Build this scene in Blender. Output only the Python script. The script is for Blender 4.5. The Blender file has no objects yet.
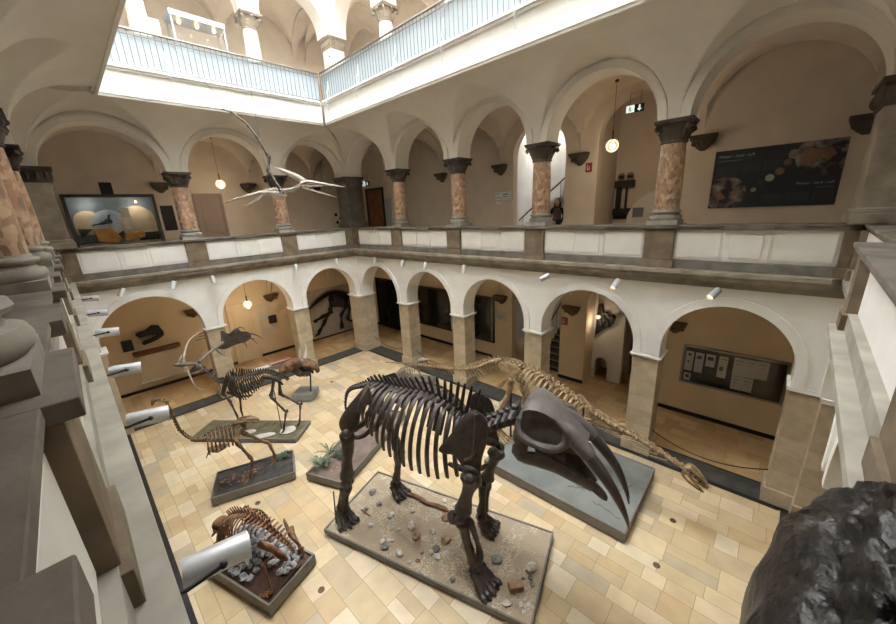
import bpy, math, random
from mathutils import Vector, Matrix, noise, Quaternion
RND = random.Random(11)
COL = bpy.context.scene.collection
PI = math.pi
V = Vector

# ---------------------------------------------------------------- mesh helper
class MB:
    def __init__(s): s.v = []; s.f = []
    def add(s, vs, fs):
        b = len(s.v); s.v += [tuple(x) for x in vs]; s.f += [tuple(b + i for i in f) for f in fs]
    def hexa(s, p):
        s.add(p, [(0,3,2,1),(4,5,6,7),(0,1,5,4),(1,2,6,5),(2,3,7,6),(3,0,4,7)])
    def box(s, c, d, rot=None):
        c = V(c); h = V(d) * .5; pts = []
        for z in (-1, 1):
            for x, y in ((-1,-1),(1,-1),(1,1),(-1,1)):
                q = V((x*h.x, y*h.y, z*h.z))
                if rot is not None: q = rot @ q
                pts.append(c + q)
        s.hexa(pts)
    def b2(s, lo, hi): s.box([(a+b)/2 for a, b in zip(lo, hi)], [b-a for a, b in zip(lo, hi)])
    def fbox(s, F, s0, s1, d0, d1, z0, z1):
        s.hexa([F(a, b, z) for z in (z0, z1) for a, b in ((s0,d0),(s1,d0),(s1,d1),(s0,d1))])
    def tube(s, pts, rad, n=8, sx=1., sy=1., up=(0,0,1), cap=True, nz=0., nsc=6.):
        pts = [V(p) for p in pts]; m = len(pts)
        if not hasattr(rad, '__len__'): rad = [rad]*m
        u = V(up); rings = []
        for i, p in enumerate(pts):
            t = (pts[min(i+1,m-1)] - pts[max(i-1,0)])
            if t.length < 1e-9: t = V((0,0,1))
            t.normalize()
            b = t.cross(u)
            if b.length < 1e-3: b = t.cross(V((1,0.2,0.1)))
            b.normalize(); w = b.cross(t).normalized(); u = w
            ring = [p + b*(math.cos(2*PI*k/n)*rad[i]*sx) + w*(math.sin(2*PI*k/n)*rad[i]*sy) for k in range(n)]
            if nz: ring = [p+(q-p)*(1+nz*noise.noise(q*nsc)) for q in ring]
            rings.append(ring)
        s.loft(rings, cap)
    def loft(s, rings, cap=True, closed=True):
        n = len(rings[0]); vs = [q for r in rings for q in r]; fs = []
        for i in range(len(rings)-1):
            for k in range(n if closed else n-1):
                a = i*n+k; b = i*n+(k+1) % n
                fs.append((a, b, b+n, a+n))
        if cap and closed:
            fs.append(tuple(reversed(range(n)))); fs.append(tuple((len(rings)-1)*n+k for k in range(n)))
        s.add(vs, fs)
    def lathe(s, prof, c=(0,0,0), n=24, M=None, cap=True):
        c = V(c); rings = []
        for r, z in prof:
            ring = []
            for k in range(n):
                q = V((r*math.cos(2*PI*k/n), r*math.sin(2*PI*k/n), z))
                ring.append(c + (M @ q if M is not None else q))
            rings.append(ring)
        s.loft(rings, cap)
    def ell(s, c, r, rot=None, nu=10, nv=7, nz=0, nsc=3., seed=0):
        c = V(c)
        if not hasattr(r, '__len__'): r = (r, r, r)
        rings = []
        for j in range(nv+1):
            ph = -PI/2 + PI*min(max(j/nv, .03), .97); ring = []
            for k in range(nu):
                q = V((math.cos(2*PI*k/nu)*math.cos(ph), math.sin(2*PI*k/nu)*math.cos(ph), math.sin(ph)))
                m = 1 + (nz*noise.noise(q*nsc + V((seed*7.3, seed*3.1, seed))) if nz else 0)
                q = V((q.x*r[0], q.y*r[1], q.z*r[2]))*m
                ring.append(c + (rot @ q if rot is not None else q))
            rings.append(ring)
        s.loft(rings)
    def prism(s, poly, F, d0, d1):
        n = len(poly); vs = [F(a, d0, b) for a, b in poly] + [F(a, d1, b) for a, b in poly]
        fs = [tuple(reversed(range(n))), tuple(range(n, 2*n))] + [(i, (i+1) % n, (i+1) % n+n, i+n) for i in range(n)]
        s.add(vs, fs)
    def disc(s, c, r, F, d0, d1, n=24):
        s.prism([(c[0]+r*math.cos(2*PI*k/n), c[1]+r*math.sin(2*PI*k/n)) for k in range(n)], F, d0, d1)
    def build(s, name, m, parent=None, smooth=True, ang=40, bevel=0):
        me = bpy.data.meshes.new(name); me.from_pydata(s.v, [], s.f)
        bm_fix(me)
        o = bpy.data.objects.new(name, me); COL.objects.link(o); me.materials.append(m)
        if smooth and len(me.polygons):
            me.polygons.foreach_set('use_smooth', [True]*len(me.polygons)); me.set_sharp_from_angle(angle=math.radians(ang))
        if bevel:
            b = o.modifiers.new('bevel', 'BEVEL'); b.width = bevel; b.segments = 2; b.limit_method = 'ANGLE'
        if parent is not None: o.parent = parent
        return o
import bmesh
def bm_fix(me):
    b = bmesh.new(); b.from_mesh(me); bmesh.ops.recalc_face_normals(b, faces=b.faces); b.to_mesh(me); b.free()

def tag(o, label=None, cat=None, group=None, kind=None):
    if label: o['label'] = label
    if cat: o['category'] = cat
    if group: o['group'] = group
    if kind: o['kind'] = kind
    return o
def thing(name, label, cat, loc=(0,0,0), rz=0, group=None):
    o = bpy.data.objects.new(name, None); COL.objects.link(o); o.location = loc; o.rotation_euler = (0,0,rz)
    o.empty_display_size = .1
    return tag(o, label, cat, group)
def struct(o): o['kind'] = 'structure'; return o
def copy_tree(o, parent=None):
    c = o.copy(); COL.objects.link(c); c.parent = parent
    for ch in list(o.children): copy_tree(ch, c)
    return c
def cr(pts, n):
    """n points along a Catmull-Rom curve through pts"""
    P = [V(p) for p in pts]; P = [P[0]*2-P[1]] + P + [P[-1]*2-P[-2]]; dense = []
    for i in range(1, len(P)-2):
        for k in range(12):
            t = k/12; a, b, c, d = P[i-1:i+3]
            dense.append(.5*((2*b)+(c-a)*t+(2*a-5*b+4*c-d)*t*t+(3*b-a-3*c+d)*t**3))
    dense.append(P[-2]); L = [0]
    for i in range(1, len(dense)): L.append(L[-1]+(dense[i]-dense[i-1]).length)
    out = []; j = 0
    for k in range(n):
        q = L[-1]*k/(n-1)
        while j < len(L)-2 and L[j+1] < q: j += 1
        t = (q-L[j])/max(L[j+1]-L[j], 1e-9); out.append(dense[j].lerp(dense[j+1], t))
    return out
def lerp(a, b, t): return a+(b-a)*t
def prof(vals, t):
    """piecewise-linear profile over 0..1"""
    n = len(vals)-1; i = min(int(t*n), n-1); return lerp(vals[i], vals[i+1], t*n-i)

# ---------------------------------------------------------------- materials
def lin(h):
    f = lambda c: c/12.92 if c <= .04045 else ((c+.055)/1.055)**2.4
    return tuple(f(x/255) for x in h) + (1,)
def mat(name, c1, c2=None, rough=.7, scale=4., bump=0., metal=0., bscale=None, detail=6., coord='Object', lo=.35, hi=.65, spec=None):
    m = bpy.data.materials.new(name); m.use_nodes = True; nt = m.node_tree; N = nt.nodes; B = N['Principled BSDF']
    B.inputs['Roughness'].default_value = rough; B.inputs['Metallic'].default_value = metal
    if spec is not None: B.inputs['Specular IOR Level'].default_value = spec
    if c2 is None: B.inputs['Base Color'].default_value = c1
    if c2 is not None or bump:
        tc = N.new('ShaderNodeTexCoord')
        if c2 is not None:
            nz = N.new('ShaderNodeTexNoise'); nz.inputs['Scale'].default_value = scale; nz.inputs['Detail'].default_value = detail
            rp = N.new('ShaderNodeValToRGB'); rp.color_ramp.elements[0].position = lo; rp.color_ramp.elements[1].position = hi
            rp.color_ramp.elements[0].color = c1; rp.color_ramp.elements[1].color = c2
            nt.links.new(tc.outputs[coord], nz.inputs['Vector']); nt.links.new(nz.outputs['Fac'], rp.inputs[0]); nt.links.new(rp.outputs[0], B.inputs['Base Color'])
        if bump:
            nb = N.new('ShaderNodeTexNoise'); nb.inputs['Scale'].default_value = bscale or scale*4; nb.inputs['Detail'].default_value = 8
            bp = N.new('ShaderNodeBump'); bp.inputs['Strength'].default_value = bump; bp.inputs['Distance'].default_value = .02
            nt.links.new(tc.outputs[coord], nb.inputs['Vector']); nt.links.new(nb.outputs['Fac'], bp.inputs['Height']); nt.links.new(bp.outputs[0], B.inputs['Normal'])
    return m
def emit(name, c, s):
    m = bpy.data.materials.new(name); m.use_nodes = True; B = m.node_tree.nodes['Principled BSDF']
    B.inputs['Base Color'].default_value = c; B.inputs['Emission Color'].default_value = c; B.inputs['Emission Strength'].default_value = s
    return m
def glassy(name, tint=(1,1,1,1), rough=.02, glow=0.):
    """thin pane: mostly see-through with a glossy reflection"""
    m = bpy.data.materials.new(name); m.use_nodes = True; nt = m.node_tree; N = nt.nodes; N.remove(N['Principled BSDF'])
    t = N.new('ShaderNodeBsdfTransparent'); t.inputs[0].default_value = tint; g = N.new('ShaderNodeBsdfGlossy'); g.inputs['Roughness'].default_value = rough
    mx = N.new('ShaderNodeMixShader'); fr = N.new('ShaderNodeFresnel'); fr.inputs[0].default_value = 1.35
    nt.links.new(fr.outputs[0], mx.inputs[0]); nt.links.new(t.outputs[0], mx.inputs[1]); nt.links.new(g.outputs[0], mx.inputs[2]); out = mx.outputs[0]
    if glow:
        em = N.new('ShaderNodeEmission'); em.inputs[0].default_value = (1,.8,.55,1); em.inputs[1].default_value = glow; ad = N.new('ShaderNodeAddShader'); nt.links.new(out, ad.inputs[0]); nt.links.new(em.outputs[0], ad.inputs[1]); out = ad.outputs[0]
    nt.links.new(out, N['Material Output'].inputs[0])
    return m
def brickmat(name, c1, c2, mortar, w, h, ms=.006, rough=.5, coord='Object', rot=(0,0,0), squash=1.4, sf=3, off=.5, of=2, var=.5, bump=.15, nscale=6., swap=None):
    m = bpy.data.materials.new(name); m.use_nodes = True; nt = m.node_tree; N = nt.nodes; B = N['Principled BSDF']; K = nt.links.new
    tc = N.new('ShaderNodeTexCoord'); mp = N.new('ShaderNodeMapping'); mp.inputs['Rotation'].default_value = rot
    K(tc.outputs[coord], mp.inputs[0]); src = mp.outputs[0]
    if swap:   # wall coordinates: (along, height)
        sp = N.new('ShaderNodeSeparateXYZ'); K(src, sp.inputs[0]); ad = N.new('ShaderNodeMath'); ad.operation = 'ADD'
        K(sp.outputs[0], ad.inputs[0]); K(sp.outputs[1], ad.inputs[1]); cb = N.new('ShaderNodeCombineXYZ'); K(ad.outputs[0], cb.inputs[0]); K(sp.outputs[2], cb.inputs[1]); src = cb.outputs[0]
    br = N.new('ShaderNodeTexBrick'); br.offset = off; br.offset_frequency = of; br.squash = squash; br.squash_frequency = sf
    for k, v in (('Color1', c1), ('Color2', c2), ('Mortar', mortar), ('Scale', 1.), ('Mortar Size', ms), ('Mortar Smooth', .2), ('Bias', 0.), ('Brick Width', w), ('Row Height', h)): br.inputs[k].default_value = v
    K(src, br.inputs['Vector'])
    nz = N.new('ShaderNodeTexNoise'); nz.inputs['Scale'].default_value = nscale; nz.inputs['Detail'].default_value = 6; K(tc.outputs[coord], nz.inputs['Vector'])
    mr = N.new('ShaderNodeMapRange'); mr.inputs['From Min'].default_value = .3; mr.inputs['From Max'].default_value = .7; mr.inputs['To Min'].default_value = 1-var*.5; mr.inputs['To Max'].default_value = 1+var*.3
    K(nz.outputs['Fac'], mr.inputs[0]); mx = N.new('ShaderNodeVectorMath'); mx.operation = 'SCALE'; K(br.outputs['Color'], mx.inputs[0]); K(mr.outputs[0], mx.inputs['Scale']); K(mx.outputs[0], B.inputs['Base Color'])
    bp = N.new('ShaderNodeBump'); bp.inputs['Strength'].default_value = bump; bp.inputs['Distance'].default_value = .004; bp.invert = True; K(br.outputs['Fac'], bp.inputs['Height']); K(bp.outputs[0], B.inputs['Normal'])
    B.inputs['Roughness'].default_value = rough
    return m
def floormat(name):
    m = brickmat(name, lin((226,208,174)), lin((206,184,146)), lin((166,146,114)), .62, .40, ms=.006, rough=.42, squash=.62, sf=2, off=.37, of=2, var=.16, nscale=3., bump=.1)
    nt = m.node_tree; N = nt.nodes; K = nt.links.new; br = next(n for n in N if n.type == 'TEX_BRICK'); B = N['Principled BSDF']
    # a second brick layer with the same joints but another random seed gives each slab its own hue
    b2 = N.new('ShaderNodeTexBrick'); b2.offset = br.offset; b2.offset_frequency = br.offset_frequency; b2.squash = br.squash; b2.squash_frequency = br.squash_frequency
    for k in ('Scale', 'Mortar Size', 'Mortar Smooth', 'Brick Width', 'Row Height'): b2.inputs[k].default_value = br.inputs[k].default_value
    b2.inputs['Color1'].default_value = (1.04,1.0,.93,1); b2.inputs['Color2'].default_value = (.93,.96,1.0,1); b2.inputs['Mortar'].default_value = (1,1,1,1)
    mp = N.new('ShaderNodeMapping'); mp.inputs['Location'].default_value = (.62*14, .40*22, 0); tc = next(n for n in N if n.type == 'TEX_COORD')
    K(tc.outputs['Object'], mp.inputs[0]); K(mp.outputs[0], b2.inputs['Vector'])
    mu = N.new('ShaderNodeMix'); mu.data_type = 'RGBA'; mu.blend_type = 'MULTIPLY'; mu.inputs[0].default_value = 1
    old = B.inputs['Base Color'].links[0].from_socket; K(old, mu.inputs['A']); K(b2.outputs['Color'], mu.inputs['B']); K(mu.outputs['Result'], B.inputs['Base Color'])
    return m
def marble(name):
    m = bpy.data.materials.new(name); m.use_nodes = True; nt = m.node_tree; N = nt.nodes; B = N['Principled BSDF']; K = nt.links.new
    tc = N.new('ShaderNodeTexCoord'); mp = N.new('ShaderNodeMapping'); mp.inputs['Scale'].default_value = (1,1,.6); K(tc.outputs['Object'], mp.inputs[0])
    nz = N.new('ShaderNodeTexNoise'); nz.inputs['Scale'].default_value = 4; nz.inputs['Detail'].default_value = 8; nz.inputs['Distortion'].default_value = .5; K(mp.outputs[0], nz.inputs['Vector'])
    wv = N.new('ShaderNodeVectorMath'); wv.operation = 'MULTIPLY_ADD'; wv.inputs[1].default_value = (.16,.16,.16); K(nz.outputs['Color'], wv.inputs[0]); K(mp.outputs[0], wv.inputs[2])
    vo = N.new('ShaderNodeTexVoronoi'); vo.inputs['Scale'].default_value = 19; K(wv.outputs[0], vo.inputs['Vector']); sp = N.new('ShaderNodeSeparateXYZ'); K(vo.outputs['Color'], sp.inputs[0])
    mm = N.new('ShaderNodeMath'); mm.operation = 'MULTIPLY_ADD'; mm.inputs[1].default_value = .5; hf = N.new('ShaderNodeMath'); hf.operation = 'MULTIPLY'; hf.inputs[1].default_value = .55; K(nz.outputs['Fac'], hf.inputs[0]); K(sp.outputs[0], mm.inputs[0]); K(hf.outputs[0], mm.inputs[2])
    rp = N.new('ShaderNodeValToRGB'); K(mm.outputs[0], rp.inputs[0]); e = rp.color_ramp.elements
    e[0].position = .2; e[0].color = lin((112,88,72)); e[1].position = .86; e[1].color = lin((204,182,156))
    for q_, c in ((.36, (146,120,98)), (.48, (176,144,118)), (.58, (166,128,102)), (.7, (190,160,134))):
        q = e.new(q_); q.color = lin(c)
    K(rp.outputs[0], B.inputs['Base Color'])
    B.inputs['Roughness'].default_value = .45
    return m

M = {}
M['plaster'] = mat('plaster_white', lin((238,237,231)), lin((244,243,238)), .85, 3, .05, bscale=30)
M['cove'] = mat('plaster_cove', lin((226,222,214)), lin((231,228,221)), .9, 2)
M['gallery'] = mat('plaster_beige', lin((214,202,187)), lin((221,210,195)), .9, 2)
M['ground'] = mat('plaster_tan', lin((224,205,172)), lin((230,212,180)), .9, 1.5)
M['lit'] = mat('plaster_pale', lin((222,220,214)), lin((228,226,222)), .9, 2)
M['ashlar'] = brickmat('stone_ashlar', lin((190,174,148)), lin((174,158,132)), lin((154,138,113)), .8, .42, ms=.004, rough=.8, swap=True, var=.3, bump=.1, nscale=5)
M['stone'] = mat('stone_grey_brown', lin((126,116,102)), lin((158,148,132)), .8, 3, .15, bscale=24)
M['capstone'] = mat('stone_cap', lin((92,86,77)), lin((120,113,103)), .78, 3, .2, bscale=18)
M['cornice'] = mat('stone_cornice', lin((142,138,128)), lin((166,161,150)), .8, 3, .1, bscale=24)
M['pedestal'] = mat('stone_pedestal', lin((104,90,72)), lin((128,114,94)), .8, 4, .15, bscale=20)
M['darkstone'] = mat('stone_dark', lin((66,60,53)), lin((90,83,74)), .85, 3, .3, bscale=30)
M['basestone'] = mat('stone_base', lin((140,136,126)), lin((164,160,150)), .7, 5, .1)
M['marble'] = marble('red_marble')
M['palestone'] = mat('stone_pale', lin((206,202,192)), lin((222,218,210)), .6, 6)
M['floor'] = floormat('limestone_tiles')
M['strip'] = mat('slate_strip', lin((56,57,53)), lin((74,74,69)), .6, 4)
M['black'] = mat('black_border', lin((26,25,25)), lin((36,35,34)), .6, 5)
M['white'] = mat('white_paint', lin((232,236,238)), None, .5)
M['railpanel'] = mat('frosted_panel', lin((168,180,188)), lin((174,186,194)), .35, 1)
M['steel'] = mat('steel_grey', lin((120,120,118)), None, .4, metal=.6)
M['silver'] = mat('silver_housing', lin((206,208,210)), lin((214,216,218)), .38, 30, metal=.35)
M['blackmetal'] = mat('black_metal', lin((22,22,22)), None, .5)
M['glass'] = glassy('clear_glass')
M['warm'] = emit('warm_lamp', (1.0,.62,.28,1), 12)
M['wood'] = mat('door_wood', lin((112,76,46)), lin((138,98,62)), .55, 3)
M['doorpaint'] = mat('door_paint', lin((150,136,124)), None, .6)

# ---------------------------------------------------------------- camera
cam = bpy.data.cameras.new('camera'); co = bpy.data.objects.new('camera', cam); COL.objects.link(co)
CP = V((14.529, -9.248, 6.546)); _y, _p, _r = (math.radians(a) for a in (43.384, -16.162, -2.81))
_f = V((-math.sin(_y)*math.cos(_p), math.cos(_y)*math.cos(_p), math.sin(_p))); _rt = V((math.cos(_y), math.sin(_y), 0)); _u = _rt.cross(_f)
_r2 = _rt*math.cos(_r)+_u*math.sin(_r); _u2 = _u*math.cos(_r)-_rt*math.sin(_r)
co.matrix_world = Matrix(((_r2.x,_u2.x,-_f.x,CP.x),(_r2.y,_u2.y,-_f.y,CP.y),(_r2.z,_u2.z,-_f.z,CP.z),(0,0,0,1)))
cam.sensor_width = 36; cam.lens = 350.43/896*36; cam.clip_start = .02; cam.clip_end = 100
sc = bpy.context.scene; sc.camera = co
sc.view_settings.view_transform = 'Standard'; sc.view_settings.look = 'None'; sc.view_settings.gamma = 1; sc.view_settings.exposure = 0.08

# ---------------------------------------------------------------- architecture
K = .035; WY = 9.47; LX = 15.62
def frame(O, S, N):
    O = V((O[0],O[1],0)); S = V((S[0],S[1],0)); N = V((N[0],N[1],0))
    return lambda s, d, z: O + S*s + N*d + V((0,0,z))
CB = [3.17, 6.28, 9.38, 12.54]
WALLS = {
 'left':  dict(F=frame((0,0), (-K,-1), (1,-K)), L=WY, c=[2.98, 6.16]),
 'back':  dict(F=frame((0,0), (1,0), (0,-1)), L=LX, c=CB),
 'near':  dict(F=frame((-K*WY,-WY), (1,0), (0,1)), L=15.62-0.0, c=[x+K*WY-.04 for x in CB], ml=14.42),
 'right': dict(F=frame((15.62,0), (-K,-1), (-1,K)), L=WY, c=[2.98, 6.16]),
}
T = .6
GZ = dict(zs=2.83, top=4.31); UZ = dict(zs=8.16, top=9.44)
SIDES = ('left', 'back', 'near', 'right')
def arcade(mb, ab, F, L, c, half, zs, top, ztop, ends, band=.18):
    """wall above the springing, pierced by round arches; archivolt bands go to ab"""
    edges = [ends[0]] + [x for q in c for x in (q-half, q+half)] + [L-ends[1]]
    prev = -T
    for i in range(0, len(edges), 2):
        a, b = edges[i], edges[i+1]
        mb.fbox(F, prev, a, -T, 0, zs, ztop); prev = b
        R = (b-a)/2; m = (a+b)/2; n = 28; st = max(0, top-zs-R); RZ = top-zs-st
        cur = [(a, zs)] + [(m-R*math.cos(PI*k/n), zs+st+RZ*math.sin(PI*k/n)) for k in range(n+1)] + [(b, zs)]
        vs = []; fs = []
        for (s, z) in cur: vs += [F(s,0,z), F(s,0,ztop), F(s,-T,z), F(s,-T,ztop)]
        for k in range(len(cur)-1):
            q = 4*k; fs += [(q,q+4,q+5,q+1), (q+2,q+3,q+7,q+6)]
            if abs(cur[k][0]-cur[k+1][0]) > 1e-6: fs.append((q,q+2,q+6,q+4))
        mb.add(vs, fs)
        for d0, d1 in ((-.01,.045),):
            R2 = R+band; out = [(a-band, zs)] + [(m-R2*math.cos(PI*k/n), zs+st+(RZ+band)*math.sin(PI*k/n)) for k in range(n+1)] + [(b+band, zs)]
            vs = []; fs = []
            for (s, z), (s2, z2) in zip(cur, out): vs += [F(s,d0,z), F(s,d1,z), F(s2,d1,z2), F(s2,d0,z2)]
            for k in range(len(cur)-1):
                q = 4*k; fs += [(q,q+4,q+5,q+1),(q+1,q+5,q+6,q+2),(q+2,q+6,q+7,q+3)]
            e = 4*(len(cur)-1); fs += [(0,1,2,3),(e,e+3,e+2,e+1)]
            ab.add(vs, fs)
    mb.fbox(F, prev, L+T*.0, -T, 0, zs, ztop)

for sd in SIDES:
    W = WALLS[sd]; F = W['F']; L = W['L']
    ends = {'left': (.25,.25), 'back': (.25,.44), 'near': (.25,.25), 'right': (.28,.25)}[sd]
    mb = MB(); ab = MB(); arcade(mb, ab, F, L, W['c'], .3, GZ['zs'], GZ['top'], 4.85, ends)
    w = struct(mb.build('wall_'+sd, M['plaster'])); 
    a = struct(ab.build('trim_archivolt_'+sd, M['plaster']))
    if sd == 'back': ends = (.25,.18)
    mb = MB(); ab = MB(); arcade(mb, ab, F, L, W['c'], .3, UZ['zs'], UZ['top'], 9.9, ends)
    struct(mb.build('wall_gallery_'+sd, M['cove'])); struct(ab.build('trim_gallery_archivolt_'+sd, M['cove']))
    mb = MB(); ab = MB(); arcade(mb, ab, F, L, W['c'], .3, 13.45, 14.75, 22.2, ends)  # walls carried up out of view to even out the daylight
    struct(mb.build('wall_upper_'+sd, M['plaster'])); struct(ab.build('trim_upper_archivolt_'+sd, M['plaster']))

# cove vault that carries the upper balcony: penetrated by a lunette over every arch
RI = 1.5; DB = 1.7; CH = 1.6; ZS = UZ['zs']
def cove(d): t = min(max(1-d/DB, 0), 1); return ZS + CH*math.sqrt(max(0, 1-t*t))
def zwall(sd, s, d):
    W = WALLS[sd]; ed = [0.]+W['c']+[W['L']]; z = cove(d)
    for i in range(len(ed)-1):
        m = (ed[i]+ed[i+1])/2; R = (ed[i+1]-ed[i])/2-.11; q = R*R-(s-m)**2
        if q > 0: z = max(z, ZS+math.sqrt(q)+.06*d)
    return z
NB = {'left': (('back',0),('near',0)), 'back': (('left',0),('right',0)), 'near': (('left',1),('right',1)), 'right': (('back',1),('near',1))}
for sd in SIDES:
    W = WALLS[sd]; F = W['F']; L = W['L']
    def zc(s, d):
        z = zwall(sd, s, d); (n0, e0), (n1, e1) = NB[sd]
        if s < DB: z = min(z, zwall(n0, WALLS[n0]['L']-d if e0 else d, s))
        if L-s < DB: z = min(z, zwall(n1, WALLS[n1]['L']-d if e1 else d, L-s))
        return z
    ns = int(L/.045); nd = 34; vs = []; fs = []
    for j in range(nd+1):
        d = DB*(j/nd)**1.3
        for i in range(ns+1):
            s = lerp(d, L-d, i/ns); vs.append(F(s, d, zc(s, d)))
    for j in range(nd):
        for i in range(ns):
            q = j*(ns+1)+i; fs.append((q, q+1, q+ns+2, q+ns+1))
    mb = MB(); mb.add(vs, fs); struct(mb.build('ceiling_cove_'+sd, M['cove'], ang=25))
    # upper balcony slab, fascia with mouldings
    mb = MB()
    for d0, d1, z0, z1 in ((DB-.06,DB,9.74,9.84),(DB-.12,DB+.0,9.84,10.38),(DB-.12,DB+.05,10.38,10.44),(DB-.12,DB+.1,10.44,10.5),(DB-.12,DB+.03,9.80,9.86)):
        mb.hexa([F(s, d, z) for z in (z0, z1) for s, d in ((d0,d0),(L-d0,d0),(L-d1,d1),(d1,d1))])
    struct(mb.build('trim_balcony_'+sd, M['plaster']))
    mb = MB(); mb.hexa([F(s, d, z) for z in (9.9, 10.4) for s, d in ((-3.4,-3.4),(L+3.4,-3.4),(L-DB+.1,DB-.1),(DB-.1,DB-.1))])
    struct(mb.build('floor_upper_'+sd, M['gallery']))

# gallery back walls, floors, vaults
GB = 2.84; GA = 3.3
def quadmb(*q):
    mb = MB(); mb.add(q, [(0,1,2,3)]); return mb
DEPTH = {'left': GA, 'back': GB, 'near': 3.0, 'right': 3.0}
def vault(F, L, ed, dep, z, h, name, m, ext=0):
    """groin vault over each bay between the arcade (d=-T) and the back wall (d=-dep)"""
    mb = MB(); d0, d1 = -.55, -dep
    for i in range(len(ed)-1):
        a, b = ed[i], ed[i+1]; n = 22; vs = []; fs = []
        for j in range(n+1):
            for k in range(n+1):
                u = k/n*2-1; w = j/n*2-1
                zz = z + h*max(math.sqrt(max(0,1-u*u)), math.sqrt(max(0,1-w*w)))
                vs.append(F(lerp(a,b,k/n), lerp(d0,d1,j/n), zz))
        for j in range(n):
            for k in range(n):
                q = j*(n+1)+k; fs.append((q,q+1,q+n+2,q+n+1))
        mb.add(vs, fs)
        if i: # transverse rib
            n = 20; rb = []
            for k in range(n+1):
                w = math.cos(PI*k/n); zz = z+h*math.sqrt(max(0,1-w*w))-.05; rb.append((lerp(d0,d1,(w+1)/2), zz))
            vs = []
            for d, zz in rb: vs += [F(a-.13,d,zz), F(a+.13,d,zz), F(a+.13,d,zz+.3), F(a-.13,d,zz+.3)]
            mb.add(vs, [(4*k+e, 4*k+(e+1)%4, 4*k+4+(e+1)%4, 4*k+4+e) for k in range(n) for e in range(4)])
    return struct(mb.build(name, m, ang=30))
for sd in SIDES:
    W = WALLS[sd]; F = W['F']; L = W['L']; dp = DEPTH[sd]
    lo = -3.3 if sd != 'near' else -3.0; ed = [lo+.02, -.3] + W['c'] + [L+.3, L+3.0] if sd in ('left','back') else [0]+W['c']+[L]
    ed = [lo+.02, 0] + W['c'] + [L] + ([L+3.0] if sd in ('left','back') else [])
    if sd in ('left', 'right', 'near'):
        e0, e1 = (-GB, L+3.2) if sd != 'near' else (-3.3, L+3.2)
        for nm, z0, z1, m in (('wall_ground_rear_', 0, 5.0, 'ground'), ('wall_gallery_rear_', 5.0, 10.0, 'gallery'), ('wall_upper_rear_', 10.0, 22.2, 'gallery')):
            mb = MB(); mb.fbox(F, e0, e1, -dp-.3, -dp, z0, z1); struct(mb.build(nm+sd, M[m]))
    vault(F, L, ed, dp, 3.05, 1.55, 'ceiling_ground_'+sd, M['ground'])
    vault(F, L, ed, dp, ZS+.05, 1.55, 'ceiling_gallery_'+sd, M['gallery'])
    vault(F, L, ed, dp, 13.5, 1.55, 'ceiling_upper_'+sd, M['gallery'])
    mb = MB(); mb.hexa([F(s,d,z) for z in (4.86,5.0) for s,d in ((-3.4,-dp-.1),(L+3.4,-dp-.1),(L,-.2),(0,-.2))]); struct(mb.build('floor_gallery_'+sd, M['floor']))
    mb = MB(); mb.hexa([F(s,d,z) for z in (22.0,22.2) for s,d in ((-3.6,-dp-.3),(L+3.6,-dp-.3),(L-RI,RI),(RI,RI))]); struct(mb.build('ceiling_light_baffle_'+sd, M['plaster']))  # unseen roof ring, height and overhang shaped to even out the daylight
# rear wall of the back galleries is pierced by the stair openings
F = WALLS['back']['F']
def pierced(name, m, z0, z1, ops, x0=-3.6, x1=19.):
    """ops: (s0, s1, zspring, R-less) round-headed or square openings"""
    mb = MB(); prev = x0
    for a, b, zsp, rnd in ops:
        mb.fbox(F, prev, a, -GB-.3, -GB, z0, z1); prev = b; n = 20; m_ = (a+b)/2; R = (b-a)/2
        cur = [(m_-R*math.cos(PI*k/n), zsp+(R*math.sin(PI*k/n) if rnd else 0)) for k in range(n+1)]; vs = []; fs = []
        for (s, z) in cur: vs += [F(s,-GB,z), F(s,-GB,z1), F(s,-GB-.3,z), F(s,-GB-.3,z1)]
        for k in range(n):
            q = 4*k; fs += [(q,q+4,q+5,q+1),(q+2,q+3,q+7,q+6),(q,q+2,q+6,q+4)]
        mb.add(vs, fs)
    mb.fbox(F, prev, x1, -GB-.3, -GB, z0, z1)
    return struct(mb.build(name, m))
pierced('wall_ground_rear_back', M['ground'], 0, 5.0, [(6.8,8.95,3.0,1),(9.92,12.1,3.0,1)])
pierced('wall_gallery_rear_back', M['gallery'], 5.0, 10.0, [(6.82,8.88,8.3,1),(9.95,12.05,8.45,1)])
pierced('wall_upper_rear_back', M['gallery'], 10.0, 22.2, [])
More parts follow.
